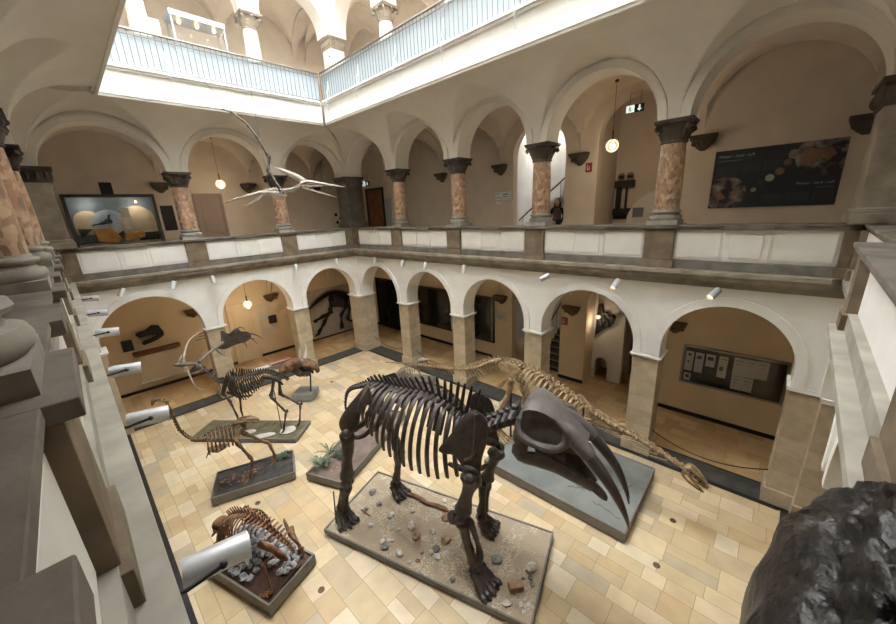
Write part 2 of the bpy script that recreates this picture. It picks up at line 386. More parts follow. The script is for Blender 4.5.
# floor: limestone slabs of several tints laid in rows, darker and browner under the galleries: woodier tone plus dim warm lamplight put into colour
def slab_floor():
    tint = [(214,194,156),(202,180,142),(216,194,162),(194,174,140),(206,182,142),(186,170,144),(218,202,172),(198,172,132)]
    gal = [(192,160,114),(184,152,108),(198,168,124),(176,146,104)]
    me = bpy.data.meshes.new('floor'); ms = [mat('slab_joint', lin((150,130,100)), None, .8)]
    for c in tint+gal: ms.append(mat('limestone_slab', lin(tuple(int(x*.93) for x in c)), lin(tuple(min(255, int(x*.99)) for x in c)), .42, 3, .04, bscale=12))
    for q in ms: me.materials.append(q)
    v = [(-4.2,-13,-.002),(19,-13,-.002),(19,7.5,-.002),(-4.2,7.5,-.002)]; f = [(0,1,2,3)]; mi = [0]; r = random.Random(5); g = .004
    y = -13.
    def put(x0, y0, x1, y1):
        b = len(v); cx, cy = (x0+x1)/2, (y0+y1)/2; inside = K*cy < cx < 15.62+K*cy and -WY < cy < 0
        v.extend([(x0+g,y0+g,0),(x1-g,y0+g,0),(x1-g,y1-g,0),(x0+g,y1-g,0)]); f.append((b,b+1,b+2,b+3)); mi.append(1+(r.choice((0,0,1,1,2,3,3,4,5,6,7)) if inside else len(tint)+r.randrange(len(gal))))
    while y < 7.5:
        h = r.choice((.30,.38,.44,.5)); x = -4.2-r.random()*.5
        while x < 19:
            w = r.uniform(.36,.86)
            if r.random() < .22 and h > .35: put(x, y, x+w, y+h*.5); put(x, y+h*.5, x+w, y+h)
            else: put(x, y, x+w, y+h)
            x += w
        y += h
    me.from_pydata(v, [], f); me.polygons.foreach_set('material_index', mi); o = bpy.data.objects.new('floor', me); COL.objects.link(o); return o
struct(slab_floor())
# dark thresholds between the pillars and the black border line
mb = MB(); bb = MB()
for sd, d0, d1 in (('back', -.62, .05), ('left', -.62, .05), ('near', -.62, .05), ('right', -.62, .0)):
    F = WALLS[sd]['F']; L = WALLS[sd]['L']
    q = [F(d1, d1, 0), F(L-d1, d1, 0), F(L-d0, d0, 0), F(d0, d0, 0)]
    mb.add([p+V((0,0,.004)) for p in q]+[p+V((0,0,-.02)) for p in q], [(0,1,2,3),(4,7,6,5)])
    e = d1+.14 if sd != 'near' else d1+.21
    q = [F(e, e, 0), F(L-e, e, 0), F(L-d1, d1, 0), F(d1, d1, 0)]; bb.add([p+V((0,0,.007)) for p in q], [(0,1,2,3)])
    q = [F(d0+.06, d0+.06, 0), F(L-d0-.06, d0+.06, 0), F(L-d0, d0, 0), F(d0, d0, 0)]; bb.add([p+V((0,0,.007)) for p in q], [(0,1,2,3)])
struct(mb.build('trim_1', M['strip'], smooth=False)); struct(bb.build('trim_2', M['black'], smooth=False))
# black skirting
mb = MB()
mb.fbox(WALLS['back']['F'], -3.3, 6.8, -GB, -GB+.03, 0, .12); mb.fbox(WALLS['back']['F'], 8.95, 9.92, -GB, -GB+.03, 0, .12); mb.fbox(WALLS['back']['F'], 12.1, 18.5, -GB, -GB+.03, 0, .12)
struct(mb.build('baseboard_back', M['black']))
mb = MB(); mb.fbox(WALLS['left']['F'], -GB, WY+3, -GA, -GA+.03, 0, .12); struct(mb.build('baseboard_left', M['black']))

# ---- ground pillars
def pillar(x, y, label, F=None, s=None, w=.6, d=.6, off=None):
    t = thing('stone_pillar', label, 'pillar', (x, y, 0))
    mb = MB(); mb.box((0,0,(2.74+.36)/2), (w,d,2.74-.36)); mb.build('shaft', M['ashlar'], t, bevel=.012)
    mb = MB(); mb.box((0,0,.16), (w+.1,d+.1,.32)); mb.box((0,0,.34), (w+.05,d+.05,.05)); mb.build('plinth', M['ashlar'], t, bevel=.01)
    mb = MB(); mb.box((0,0,2.765), (w+.04,d+.04,.05)); mb.box((0,0,2.81), (w+.12,d+.12,.05)); mb.build('impost', M['plaster'], t, bevel=.008)
    return t
ordn = ['first', 'second', 'third', 'fourth', 'fifth']
Fb = WALLS['back']['F']; Fl = WALLS['left']['F']
for i, c in enumerate(CB):
    p = Fb(c, -.3, 0); pillar(p.x, p.y, 'square stone pillar of the right-hand arcade, %s from the far corner' % ordn[i])
for i, c in enumerate(WALLS['left']['c']):
    p = Fl(c, -.3, 0); q = pillar(p.x, p.y, 'square stone pillar of the left-hand arcade, %s from the far corner' % ordn[i]); q.rotation_euler.z = -K
pillar(-.16, .16, 'broad stone corner pillar at the far corner of the courtyard', w=.88, d=.88)
p = Fl(WY+.05, -.2, 0); pillar(p.x, p.y, 'stone corner pillar at the left end of the left-hand arcade', w=.8, d=.75)
t = thing('stone_pillar', 'stepped stone corner pillar at the right end of the right-hand arcade', 'pillar', (15.62, 0, 0))
for nm, z0, z1, g, m in (('plinth',0,.36,.05,'ashlar'),('shaft',.36,2.74,0,'ashlar'),('impost',2.74,2.83,.05,'plaster')):
    mb = MB(); mb.b2((-.44-g,-g,z0),(0,.6,z1)); mb.b2((0-g*.3,-.28-g,z0),(.6,.6,z1)); mb.build(nm, M[m], t)
for i, c in enumerate(WALLS['near']['c'][:0]): pass

# ---- parapets: plinth, panels, pedestals, cap, cornice under them
def parapet(sd, label, g=.10, pf=.09, mc=.13, pc=.14, s0=None, s1=None, d_off=0., mids=True, ped=None, bev=.01, name='parapet', co=.28):
    W = WALLS[sd]; F0 = W['F']; F = (lambda s, d, z: F0(s, d+d_off, z)); L = W['L']; ew = .25 if sd == 'back' else .42
    t = thing(name, label, 'parapet'); struct(t); c = W['c']; full = s0 is None
    def bar(mb, d0, d1, z0, z1):
        """a course along the wall, mitred at the corners when it runs the whole length"""
        if full: q = ((d0,d0),(L-d0,d0),(L-d1,d1),(d1,d1))
        else: q = ((s0-(0 if d1 < .2 else .0),d0),(s1,d0),(s1,d1),(s0,d1))
        mb.hexa([F(s, d, z) for z in (z0, z1) for s, d in q])
    mb = MB()
    for dd, z0, z1 in ((.08,4.70,4.80),(.16,4.80,4.86),(.22,4.86,4.97),(.28,4.97,5.06)): bar(mb, -.3, dd*co/.28, z0, z1)
    mb.build('cornice', M['cornice'] if sd in ('near','right') else M['stone'], t, bevel=bev)
    mb = MB(); bar(mb, -.3, .07, 5.06, 5.25); mb.build('plinth', M['plinth'] if sd in ('back','left') else M['cornice'], t, bevel=bev*.8)
    mb = MB(); bar(mb, -.40, g-.03, 5.89, 5.95); bar(mb, -.42, g, 5.95, 6.0)
    ped = ped or [0.0]+c+[L]; mid = [(ped[i]+ped[i+1])/2 for i in range(len(ped)-1)]
    if 'ml' in W: mid[-1] = W['ml']
    if mids:
        for q in c: mb.fbox(F, q-.38, q+.38, -.68, pc, 5.93, 6.003)
        for m_ in mid: mb.fbox(F, m_-.38, m_+.38, -.3, mc, 5.90, 6.002)
    mb.build('cap', M['capstone'], t, bevel=bev)
    for i, q in enumerate(ped):
        a, b = q-.3, q+.3
        if i == 0: a, b = (.0, .42) if full else (q, q+.26)
        if i == len(ped)-1: a, b = (L-ew, L) if full else (q-.3, q)
        mb = MB(); mb.fbox(F, a, b, -.3, pf, 5.25, 5.9); mb.fbox(F, a-.05*full, b+.05, -.3, pf+.03, 5.06, 5.24); mb.build('pedestal', M['pedestal'], t, bevel=bev*.8)
    for i in range(len(ped)-1):
        a = ped[i]+((.42 if full else .26) if i == 0 else .3); b = ped[i+1]-(ew if i == len(ped)-2 and full else .3)
        mb = MB(); m_ = mid[i]
        mb.fbox(F, a, b, -.28, .0, 5.25, 5.9)
        if mids:
            for u0, u1 in ((a, m_-.36), (m_+.36, b)): # raised rims of the plain fields
                if u1-u0 > .2: mb.fbox(F, u0+.05, u1-.05, -.1, .018, 5.31, 5.84)
            mb.fbox(F, m_-.36, m_+.36, -.1, .03, 5.25, 5.9)
            mb.fbox(F, m_-.25, m_+.25, -.1, .05, 5.33, 5.80)
        mb.build('panel', M['plaster'], t, bevel=bev*.8)
    return t
M['plinth'] = mat('stone_plinth', lin((96,92,84)), lin((122,117,108)), .8, 4, .15, bscale=20)
parapet('back', 'long white-panelled stone parapet of the right-hand gallery')
parapet('left', 'white-panelled stone parapet of the left-hand gallery with hanging spotlights')
parapet('near', 'stone parapet seen steeply from above at the left edge', g=.05, pf=.08, mc=.11, pc=.14, bev=.005, co=.21)
parapet('right', 'recessed end of the parapet at the far right corner', s0=0, s1=3.3, ped=[0.0, 3.3], mids=False, g=.05, co=.14)
parapet('right', 'white parapet with grey cap jutting out towards the dark fossil at the right edge', s0=3.34, s1=WY-.05, d_off=.2, ped=[3.34, 6.78, WY], mids=False, bev=.006, co=.18, g=.15)

# ---- gallery columns
def colmeshes():
    prof_b = [(.30,.10),(.325,.13),(.33,.17),(.315,.205),(.275,.215),(.262,.235),(.268,.25),(.295,.262),(.305,.285),(.295,.31),(.262,.32),(.255,.34)]
    a = MB(); a.box((0,0,.05), (.62,.62,.10)); a.lathe(prof_b, n=28)
    b = MB(); b.lathe([(.25,.34),(.252,.8),(.245,1.3),(.232,1.72)], n=28)
    c = MB(); c.lathe([(.238,1.70),(.262,1.715),(.262,1.745),(.238,1.76),(.245,1.85),(.262,1.95),(.30,2.03),(.33,2.06)], n=28)
    for k in range(8):
        an = 2*PI*k/8+PI/8; ca, sa = math.cos(an), math.sin(an)
        P = [V((ca*r, sa*r, z)) for r, z in ((.235,1.77),(.262,1.84),(.285,1.90),(.325,1.925),(.335,1.895))]
        c.tube(P, [.05,.062,.06,.045,.02], 6, sx=1.3, sy=.5, up=(ca,sa,0))
    for k in range(4):
        an = PI/4+PI/2*k; ca, sa = math.cos(an), math.sin(an)
        P = [V((ca*r, sa*r, z)) for r, z in ((.24,1.82),(.29,1.93),(.35,2.01),(.42,2.03),(.44,1.985),(.41,1.955),(.385,1.985))]
        c.tube(P, [.045,.05,.05,.045,.04,.035,.02], 7, up=(ca,sa,0))
        am = PI/2*k; c.ell((math.cos(am)*.335, math.sin(am)*.335, 2.05), .05, nu=8, nv=5)
    c.box((0,0,2.105), (.68,.68,.05)); c.box((0,0,2.14), (.72,.72,.04))
    return a, b, c
_ca, _cb, _cc = colmeshes()
def column(loc, label, shaft='marble', dark='darkstone', base='basestone', rz=0, group=None):
    t = thing('gallery_column', label, 'column', loc, rz, group)
    for nm, q, m in (('base', _ca, base), ('shaft', _cb, shaft), ('capital', _cc, dark)): q.build(nm, M[m], t)
    return t
for i, c in enumerate(CB):
    p = Fb(c, -.3, 6.0); column(p, 'red marble column of the right-hand gallery, %s from the far dark corner pier' % ordn[i])
for i, c in enumerate(WALLS['left']['c']):
    p = Fl(c, -.3, 6.0); column(p, 'red marble column of the left-hand gallery, %s from the far dark corner pier' % ordn[i], rz=-K)
Fn = WALLS['near']['F']; lab = ['farthest', 'third', 'second', 'nearest, only its base showing,']
for i, c in enumerate(WALLS['near']['c']):
    p = Fn(c-.06, -.26, 6.0); column(p, 'red marble column at the left edge, %s of the row on the near parapet' % ['farthest', 'third nearest', 'second nearest', 'nearest'][i])
def cpier(loc, label, w, z0, z1, m, capm, name='corner_pier', rz=0):
    t = thing(name, label, 'pier', loc, rz); h = z1-z0
    mb = MB(); mb.box((0,0,.09), (w+.16,w+.16,.18)); mb.box((0,0,.22), (w+.08,w+.08,.09)); mb.build('base', M[m], t, bevel=.02)
    mb = MB(); mb.box((0,0,h/2), (w,w,h-.5)); mb.build('shaft', M[m], t, bevel=.01)
    mb = MB(); mb.box((0,0,h-.36), (w+.05,w+.05,.07)); mb.box((0,0,h-.2), (w+.02,w+.02,.3)); mb.box((0,0,h-.03), (w+.2,w+.2,.07)); mb.box((0,0,h-.09), (w+.12,w+.12,.07))
    for k in range(4):
        for q in range(5):
            rot = Matrix.Rotation(PI/2*k, 3, 'Z'); mb.ell(rot @ V(((q-2)*w*.22, w/2+.03, h-.22)), (w*.1,.05,.12), nu=7, nv=5)
    mb.build('capital', M[capm], t, bevel=.01)
    return t
cpier((-.18,.18,6.0), 'dark square stone corner pier on the gallery at the far corner', .82, 6.0, 8.16, 'darkstone', 'darkstone')
p = Fl(WY, -.2, 6.0); cpier(p, 'dark stone corner pier at the left end of the left-hand gallery', .8, 6.0, 8.16, 'stone', 'darkstone')
cpier((15.85,.2,6.0), 'weathered stone corner pier at the right end of the right-hand gallery', .86, 6.0, 8.16, 'stone', 'darkstone')
# upper floor columns
for i, c in enumerate(CB[:3]):
    p = Fb(c, -.3, 11.28); column(p, 'pale column of the top floor above the right balcony, %s from the corner' % ordn[i], 'palestone', 'stone', 'palestone')
for i, c in enumerate(WALLS['left']['c']):
    p = Fl(c, -.3, 11.28); column(p, 'pale column of the top floor above the left balcony, %s from the corner' % ordn[i], 'palestone', 'stone', 'palestone')
cpier((-.2,.2,10.4), 'white square corner pier of the top floor with carved stone capital', .62, 10.4, 13.45, 'palestone', 'stone')
# ---------------------------------------------------------------- light
w = bpy.data.worlds.new('world'); sc.world = w; w.use_nodes = True
bg = w.node_tree.nodes['Background']; bg.inputs[0].default_value = (.97,.985,1,1); bg.inputs[1].default_value = 21
def point(loc, e, c=(1,.8,.56), r=.08):
    l = bpy.data.lights.new('lamp_light', 'POINT'); l.energy = e; l.color = c; l.shadow_soft_size = r
    o = bpy.data.objects.new('lamp_light', l); COL.objects.link(o); o.location = loc; return o
# ================================================================ fixtures of the room
M['paper'] = mat('paper', lin((205,202,192)), lin((216,213,204)), .8, 20)
M['aluminium'] = mat('aluminium', lin((150,148,142)), None, .35, metal=.7)
M['darkboard'] = mat('dark_board', lin((34,36,38)), lin((46,48,50)), .6, 6)
M['darkglass'] = mat('dark_glass', lin((20,22,22)), lin((40,40,36)), .12, 2)
M['red'] = mat('red_sign', lin((140,44,38)), None, .5)
M['green'] = mat('sign_green', lin((30,96,66)), None, .5)
M['ink'] = mat('dark_ink', lin((48,48,52)), None, .7)
M['blue'] = mat('blue_ink', lin((52,88,150)), None, .6)
M['brass'] = mat('brass', lin((150,112,52)), None, .35, metal=.8)
M['globe'] = glassy('globe_glass', (1,.93,.8,1), glow=.35)
M['poster'] = mat('poster_night', lin((30,36,46)), lin((40,50,64)), .45, 1.2)
M['posterbox'] = mat('poster_box', lin((50,54,62)), lin((56,60,66)), .5, 8)
M['earth'] = mat('earth_clouds', lin((30,30,38)), lin((176,168,158)), .5, 3.2, detail=9, lo=.44, hi=.68)
M['sahara'] = mat('brown_land', lin((118,88,68)), lin((146,116,94)), .6, 6)
M['pale'] = mat('pale_print', lin((188,186,180)), None, .6)

Fb = WALLS['back']['F']; Fl = WALLS['left']['F']
FB = lambda s, d, z: Fb(s, d-GB, z)      # d measured out from the rear wall of the right-hand gallery
FL = lambda s, d, z: Fl(s, d-GA, z)      # the same for the left-hand gallery; s = -y
def txt(s, size, F, s0, z0, d, m, parent, name='lettering', flip=1):
    cu = bpy.data.curves.new(name, 'FONT'); cu.body = s; cu.size = size; cu.extrude = .002
    tmp = bpy.data.objects.new('tmp', cu); COL.objects.link(tmp); bpy.context.view_layer.update()
    me = bpy.data.meshes.new_from_object(tmp); bpy.data.objects.remove(tmp)
    for v in me.vertices: v.co = F(s0+flip*v.co.x, d+v.co.z, z0+v.co.y)
    o = bpy.data.objects.new(name, me); COL.objects.link(o); me.materials.clear(); me.materials.append(m); o.parent = parent; return o
def slab(F, r, d0, d1, name, m, parent=None, bevel=0):
    mb = MB(); mb.fbox(F, r[0], r[2], d0, d1, r[1], r[3]); return mb.build(name, M[m], parent, bevel=bevel)
def ringframe(F, r, w, d0, d1, name, m, parent):
    mb = MB(); a, b, c, d = r
    mb.fbox(F, a, c, d0, d1, b, b+w); mb.fbox(F, a, c, d0, d1, d-w, d); mb.fbox(F, a, a+w, d0, d1, b+w, d-w); mb.fbox(F, c-w, c, d0, d1, b+w, d-w)
    return mb.build(name, M[m], parent, bevel=.004)

# --- corbels that carry the vault on the rear walls
def corbel(F, s, z, label, m='darkstone', w=.30):
    mb = MB()
    for k, (ww, dd, z0, z1) in enumerate(((w,.26,-.06,0),(w*.94,.23,-.12,-.06))): mb.fbox(F, s-ww, s+ww, 0, dd, z+z0, z+z1)
    rings = []
    for ww, dd, zz in ((w*.9,.21,-.12),(w*.8,.19,-.2),(w*.5,.13,-.3),(w*.16,.05,-.38)):
        rings.append([F(s+ww*math.cos(PI*q/8), dd*math.sin(PI*q/8), z+zz) for q in range(9)])
    mb.loft(rings)
    for q in range(5): mb.ell(F(s+(q-2)*w*.34, .17-.02*abs(q-2), z-.19), (.055,.05,.075), nu=7, nv=5)
    return tag(mb.build('corbel', M[m]), label, 'corbel', 'vault corbels')
for i, c in enumerate(CB):
    corbel(FB, c+(.15 if i == 3 else 0), 8.12, 'dark corbel on the upper right-hand rear wall, %s from the far corner' % ordn[i])
    corbel(FB, c+(.1 if i == 3 else 0), 2.95, 'brown corbel on the right ground-floor wall behind the %s pillar from the corner' % ordn[i], 'cbrown')if 0 else None
M['cbrown'] = mat('corbel_brown', lin((86,66,44)), lin((112,90,62)), .85, 10, .2)
for i, c in enumerate(CB[1:]):
    corbel(FB, c+(.1 if i == 2 else 0), 2.98, 'brown corbel on the right ground-floor wall behind the %s pillar from the corner' % ordn[i+1], 'cbrown')
for i, c in enumerate([-.03, 3.12, 6.27]):
    corbel(FL, c, 8.1, 'dark corbel on the upper left-hand rear wall, %s from the far corner' % ordn[i])
for i, c in enumerate([3.08, 6.27]):
    corbel(FL, c, 3.0, 'brown carved corbel on the left ground-floor rear wall, %s' % ['right of the hanging lamp', 'above the text panel'][i], 'cbrown')
corbel(FB, 15.55, 8.05, 'dark carved corbel at the right end of the upper rear wall beside the planet poster')

# --- stair hall behind the third bay
mb = MB(); mb.b2((5.3,3.14,0),(5.5,6.8,13)); mb.b2((9.55,3.14,0),(9.75,6.8,13)); mb.b2((5.3,6.7,0),(9.75,6.9,13)); mb.b2((5.3,3.14,9.98),(9.75,5.75,10.2))  # ceiling stops short: unseen gap added so daylight brightens the hall
struct(mb.build('wall_stairhall', M['lit']))
mb = MB(); mb.b2((5.5,3.14,4.82),(9.55,4.5,5.0)); struct(mb.build('floor_stairhall', M['floor']))
st = thing('staircase', 'dark stone staircase climbing behind the arch left of the red hose sign, ground floor', 'staircase', (8.45,3.2,0))
mb = MB(); nb = MB()
for k in range(13):
    mb.b2((-.55,k*.27,0),(.5,3.5,(k+1)*.175)); nb.b2((-.55,k*.27-.025,(k+1)*.175-.03),(.5,k*.27+.03,(k+1)*.175+.006))
mb.build('steps', M['strip'], st); nb.build('nosing', M['basestone'], st)
mb = MB(); mb.tube([(-.62,.0,1.0),(-.62,3.4,3.2)], .025, 8); [mb.tube([(-.62,k*.55,.1+k*.36),(-.62,k*.55,1.0+k*.355)], .012, 6) for k in range(7)]
mb.build('handrail', M['blackmetal'], st)
st2 = thing('staircase', 'white-walled upper staircase with dark handrail behind the person', 'staircase', (5.6,4.5,5.0))
mb = MB()
for k in range(15): mb.b2((k*.24,0,k*.185-.2),(k*.24+.26,1.0,(k+1)*.185))
mb.build('steps', M['lit'], st2)
mb = MB(); mb.tube([(-.1,.95,.95),(3.55,.95,3.75)], .03, 8); [mb.tube([(k*.6+.1,.95,.2+k*.46),(k*.6+.1,.95,1.05+k*.46)], .012, 6) for k in range(6)]
mb.build('handrail', M['blackmetal'], st2)
# --- recess behind the fourth bay, both floors
mb = MB(); mb.b2((9.75,4.7,0),(12.9,4.9,10.2)); mb.b2((9.75,3.14,0),(9.92,4.7,10.2)); mb.b2((12.75,3.14,0),(12.9,4.7,10.2)); mb.b2((9.75,3.14,9.9),(12.9,4.7,10.1)); mb.b2((9.75,3.14,4.82),(12.9,4.7,5.0))
struct(mb.build('wall_recess', M['gallery']))
Fr = frame((0,4.7), (1,0), (0,-1))
def arcpoly(s0, s1, z0, z1, n=14): # lower-left open quarter arc
    return [(s0, z0)] + [(s1-(s1-s0)*math.cos(PI/2*k/n), z1-(z1-z0-.7)+(z1-z0-.7)*math.sin(PI/2*k/n)) for k in range(n+1)] + [(12.74, z1), (12.74, z0)]
mb = MB(); mb.prism(arcpoly(10.5, 11.5, 5.0, 6.85), Fr, .02, .45); struct(mb.build('wall_stair_flank', M['lit']))
tag(slab(Fr, (10.72,6.02,11.05,6.33), .451, .47, 'notice_sheet', 'steel'), 'small grey plate on the white curved stair flank', 'sign')
t = thing('relief_window', 'black carved twin-arched stone relief on the pale recess wall under the globe lamp', 'relief')
F4 = Fr; mb = MB(); mb.fbox(F4, 9.78+.16, 10.62, .0, .06, 5.95, 6.1); mb.fbox(F4, 9.97, 10.6, .02, .22, 6.08, 6.32); mb.fbox(F4, 9.97, 10.6, .02, .22, 7.02, 7.26); mb.build('ledge', M['blackmetal'], t, bevel=.02)
mb = MB(); mb.fbox(F4, 10.02, 10.18, .02, .16, 6.32, 7.02); mb.fbox(F4, 10.32, 10.38, .02, .12, 6.32, 7.02); mb.build('post', M['blackmetal'], t, bevel=.015)
mb = MB()
for q in (10.13, 10.42): mb.disc((q, 7.42), .1, F4, .02, .08, 16); mb.fbox(F4, q-.1, q+.1, .02, .08, 7.26, 7.42)
mb.build('round_head', M['stone'], t)
# ground-floor recess: dark relief over a low archway in a nearer wall, pale passage behind at right
def Fg(s_, d, z): return V((s_, 3.62-d, z))
mb = MB(); n = 14; a0, a1 = 10.05, 10.52; am = (a0+a1)/2; ar = (a1-a0)/2
pl = [(9.92,0),(9.92,4.82),(11.0,4.82),(11.0,0),(a1,0)]+[(am+ar*math.cos(PI*k/n), .62+ar*1.1*math.sin(PI*k/n)) for k in range(n+1)]+[(a0,0)]
vs = []; fs = []; m_ = [(a0,0)]+[(am-ar*math.cos(PI*k/n), .62+ar*1.1*math.sin(PI*k/n)) for k in range(n+1)]+[(a1,0)]
mb.fbox(Fg, 9.92, a0, -.2, 0, 0, 4.82); mb.fbox(Fg, a1, 11.0, -.2, 0, 0, 4.82)
for (s_, z) in m_[1:-1]: vs += [Fg(s_,0,z), Fg(s_,0,4.82), Fg(s_,-.2,z), Fg(s_,-.2,4.82)]
for k in range(n): q = 4*k; fs += [(q,q+4,q+5,q+1),(q+2,q+3,q+7,q+6),(q,q+2,q+6,q+4)]
mb.add(vs, fs); struct(mb.build('wall_archway', M['lit']))
t = thing('wall_relief', 'dark jagged fossil relief on the recess wall above the low archway', 'relief')
mb = MB(); mb.prism([(10.02,1.75),(10.3,2.05),(10.62,2.3),(10.7,2.62),(10.5,2.55),(10.38,2.72),(10.26,2.68),(10.2,3.02),(10.08,2.98),(10.05,2.5)], Fg, .0, .12)
for k in range(16): mb.ell(Fg(10.1+RND.random()*.5, .11, 2.3+RND.random()*.4-.1), .05+.04*RND.random(), nz=.4, seed=k)
mb.build('slab', M['blackmetal'], t)
t = thing('glazed_door', 'pale glazed door at the right of the ground-floor recess', 'door')
slab(Fr, (11.05,.6,11.9,2.9), .01, .04, 'pane', 'railpanel', t); ringframe(Fr, (11.0,0,11.95,2.98), .06, .01, .08, 'frame', 'aluminium', t); slab(Fr, (11.06,.06,11.89,.6), .01, .05, 'kick_plate', 'strip', t)

# --- planet poster
P = thing('poster', 'dark blue planet poster with two globes on the upper right rear wall', 'poster')
slab(FB, (13.0,6.26,15.35,7.67), 0, .025, 'board', 'poster', P)
def clipdisc(c, r, F, d0, d1, box, n=40):
    pl = []
    for k in range(n):
        x = min(max(c[0]+r*math.cos(2*PI*k/n), box[0]), box[2]); z = min(max(c[1]+r*math.sin(2*PI*k/n), box[1]), box[3]); pl.append((x, z))
    mb = MB(); mb.prism(pl, F, d0, d1); return mb
bx = (13.004,6.264,15.346,7.666)
for c, r in (((13.32,6.62),.42), ((15.0,7.38),.47)):
    clipdisc(c, r+.03, FB, .025, .028, bx).build('halo', M['darkboard'], P); g = clipdisc(c, r, FB, .028, .032, bx).build('planet', M['earth'], P)
mb = MB(); mb.prism([(14.62,7.35),(14.7,7.55),(14.86,7.5),(15.0,7.42),(15.12,7.46),(15.2,7.36),(15.08,7.22),(14.98,7.3),(14.9,7.2),(14.78,7.12),(14.68,7.18)], FB, .032, .034); mb.build('land', M['sahara'], P)
mb = MB(); mb.prism([(13.42,6.62),(13.5,6.72),(13.52,6.84),(13.6,6.7),(13.56,6.56)], FB, .032, .034); mb.prism([(13.1,6.6),(13.2,6.7),(13.36,6.5),(13.2,6.46)], FB, .032, .034); mb.build('land', M['sahara'], P)
for i, (c, r) in enumerate((((14.5,7.43),.1),((14.42,7.26),.07),((14.31,7.07),.085),((14.15,6.94),.085),((14.0,6.84),.075),((13.88,6.68),.055))):
    mb = MB(); mb.disc(c, r, FB, .025, .03, 20); mb.build('inset_disc', M[['earth','sahara','sahara','pale','posterbox','earth'][i]], P)
for b in ((13.07,7.07,13.5,7.3),(13.57,7.09,13.93,7.32),(13.99,7.11,14.28,7.34),(14.06,6.35,14.46,6.56),(14.5,6.36,14.9,6.57),(14.96,6.37,15.3,6.57)): slab(FB, b, .025, .028, 'text_block', 'posterbox', P)
txt('Wasser - Land - Luft', .085, FB, 13.08, 7.5, .028, M['pale'], P); txt('Wasser - Land - Luft', .075, FB, 14.64, 6.74, .028, M['pale'], P)
mb = MB(); mb.fbox(FB, 13.08, 13.58, .025, .028, 7.41, 7.43); mb.fbox(FB, 14.98, 15.27, .025, .028, 6.65, 6.665); mb.build('subtitle', M['posterbox'] if 0 else M['steel'], P)

# --- notice board
N_ = thing('notice_board', 'long aluminium-framed notice board on the ground-floor wall at right', 'notice board')
slab(FB, (12.98,1.13,15.26,2.28), .0, .03, 'backing', 'darkboard', N_); ringframe(FB, (12.94,1.09,15.3,2.32), .06, 0, .07, 'frame', 'aluminium', N_)
mb = MB(); mb.fbox(FB, 14.06, 14.13, .03, .06, 1.15, 2.26); mb.build('divider', M['strip'], N_)
mb = MB(); mb.fbox(FB, 13.0, 13.45, .03, .04, 2.17, 2.25); mb.fbox(FB, 13.75, 14.1, .03, .04, 2.17, 2.25); mb.build('title_strip', M['blue'] if 0 else M['strip'], N_)
mb = MB(); mb.fbox(FB, 13.0, 15.24, .055, .06, 1.15, 2.26); mb.build('glass', M['glass'], N_)
pap = [((13.02,1.50,13.22,2.13),'leftmost, with two dark pictures'),((13.26,1.5,13.47,2.13),'second from left, with a teal picture'),((13.52,1.75,13.74,2.14),'short one with a dark oval picture'),((13.82,1.49,14.03,2.15),'narrow one with a green picture'),((14.16,1.64,14.42,2.2),'upper left of the pale block'),((14.42,1.66,14.66,2.2),'upper middle of the pale block'),((14.66,1.68,14.9,2.21),'upper right of the pale block'),((14.17,1.23,14.4,1.63),'lower left of the pale block'),((14.4,1.24,14.64,1.64),'lower right of the pale block'),((13.04,1.18,13.21,1.42),'small square one with a green emblem')]
for i, (b, l) in enumerate(pap):
    o = thing('paper_sheet', 'paper sheet on the notice board, '+l, 'paper', group='papers on the notice board'); slab(FB, b, .032, .036, 'sheet', 'paper', o)
    a = {0:[(13.08,1.98,13.15,2.06,'ink'),(13.08,1.76,13.13,1.82,'ink')], 1:[(13.3,1.93,13.42,2.03,'blue')], 2:[(13.56,1.95,13.7,2.06,'ink')], 3:[(13.88,2.05,14.0,2.07,'ink'),(13.86,1.7,13.95,1.83,'green')], 9:[(13.08,1.26,13.17,1.37,'green')]}.get(i, [(b[0]+.04,b[3]-.1,b[2]-.05,b[3]-.085,'ink'),(b[0]+.04,b[3]-.2,b[2]-.09,b[3]-.19,'ink')])
    for q in a: slab(FB, q[:4], .036, .038, 'print', q[4], o)
# --- dark glass show-case windows of the ground floor
for r, l in (((1.05,.85,3.4,2.8), 'wide dark display window in the wall between the first two right-hand pillars'), ((4.5,.8,5.85,2.78), 'dark display window with pale right frame beside the brown corbel')):
    t = thing('display_window', l, 'display case'); slab(FB, r, .0, .03, 'pane', 'darkglass', t); ringframe(FB, (r[0]-.06,r[1]-.06,r[2]+.06,r[3]+.06), .07, 0, .08, 'frame', 'blackmetal', t)
    mb = MB(); mb.fbox(FB, r[2]-.07, r[2]-.01, .03, .06, r[1], r[3]); mb.build('edge_strip', M['aluminium'], t)
t = thing('glazed_door', 'dark glazed double door in the far ground-floor corner', 'door')
for k in range(3):
    slab(FB, (-2.6+k*1.05,.05,-1.6+k*1.05,2.9), .01, .03, 'pane', 'darkglass', t); ringframe(FB, (-2.65+k*1.05,0,-1.57+k*1.05,2.95), .06, .01, .08, 'frame', 'blackmetal', t)
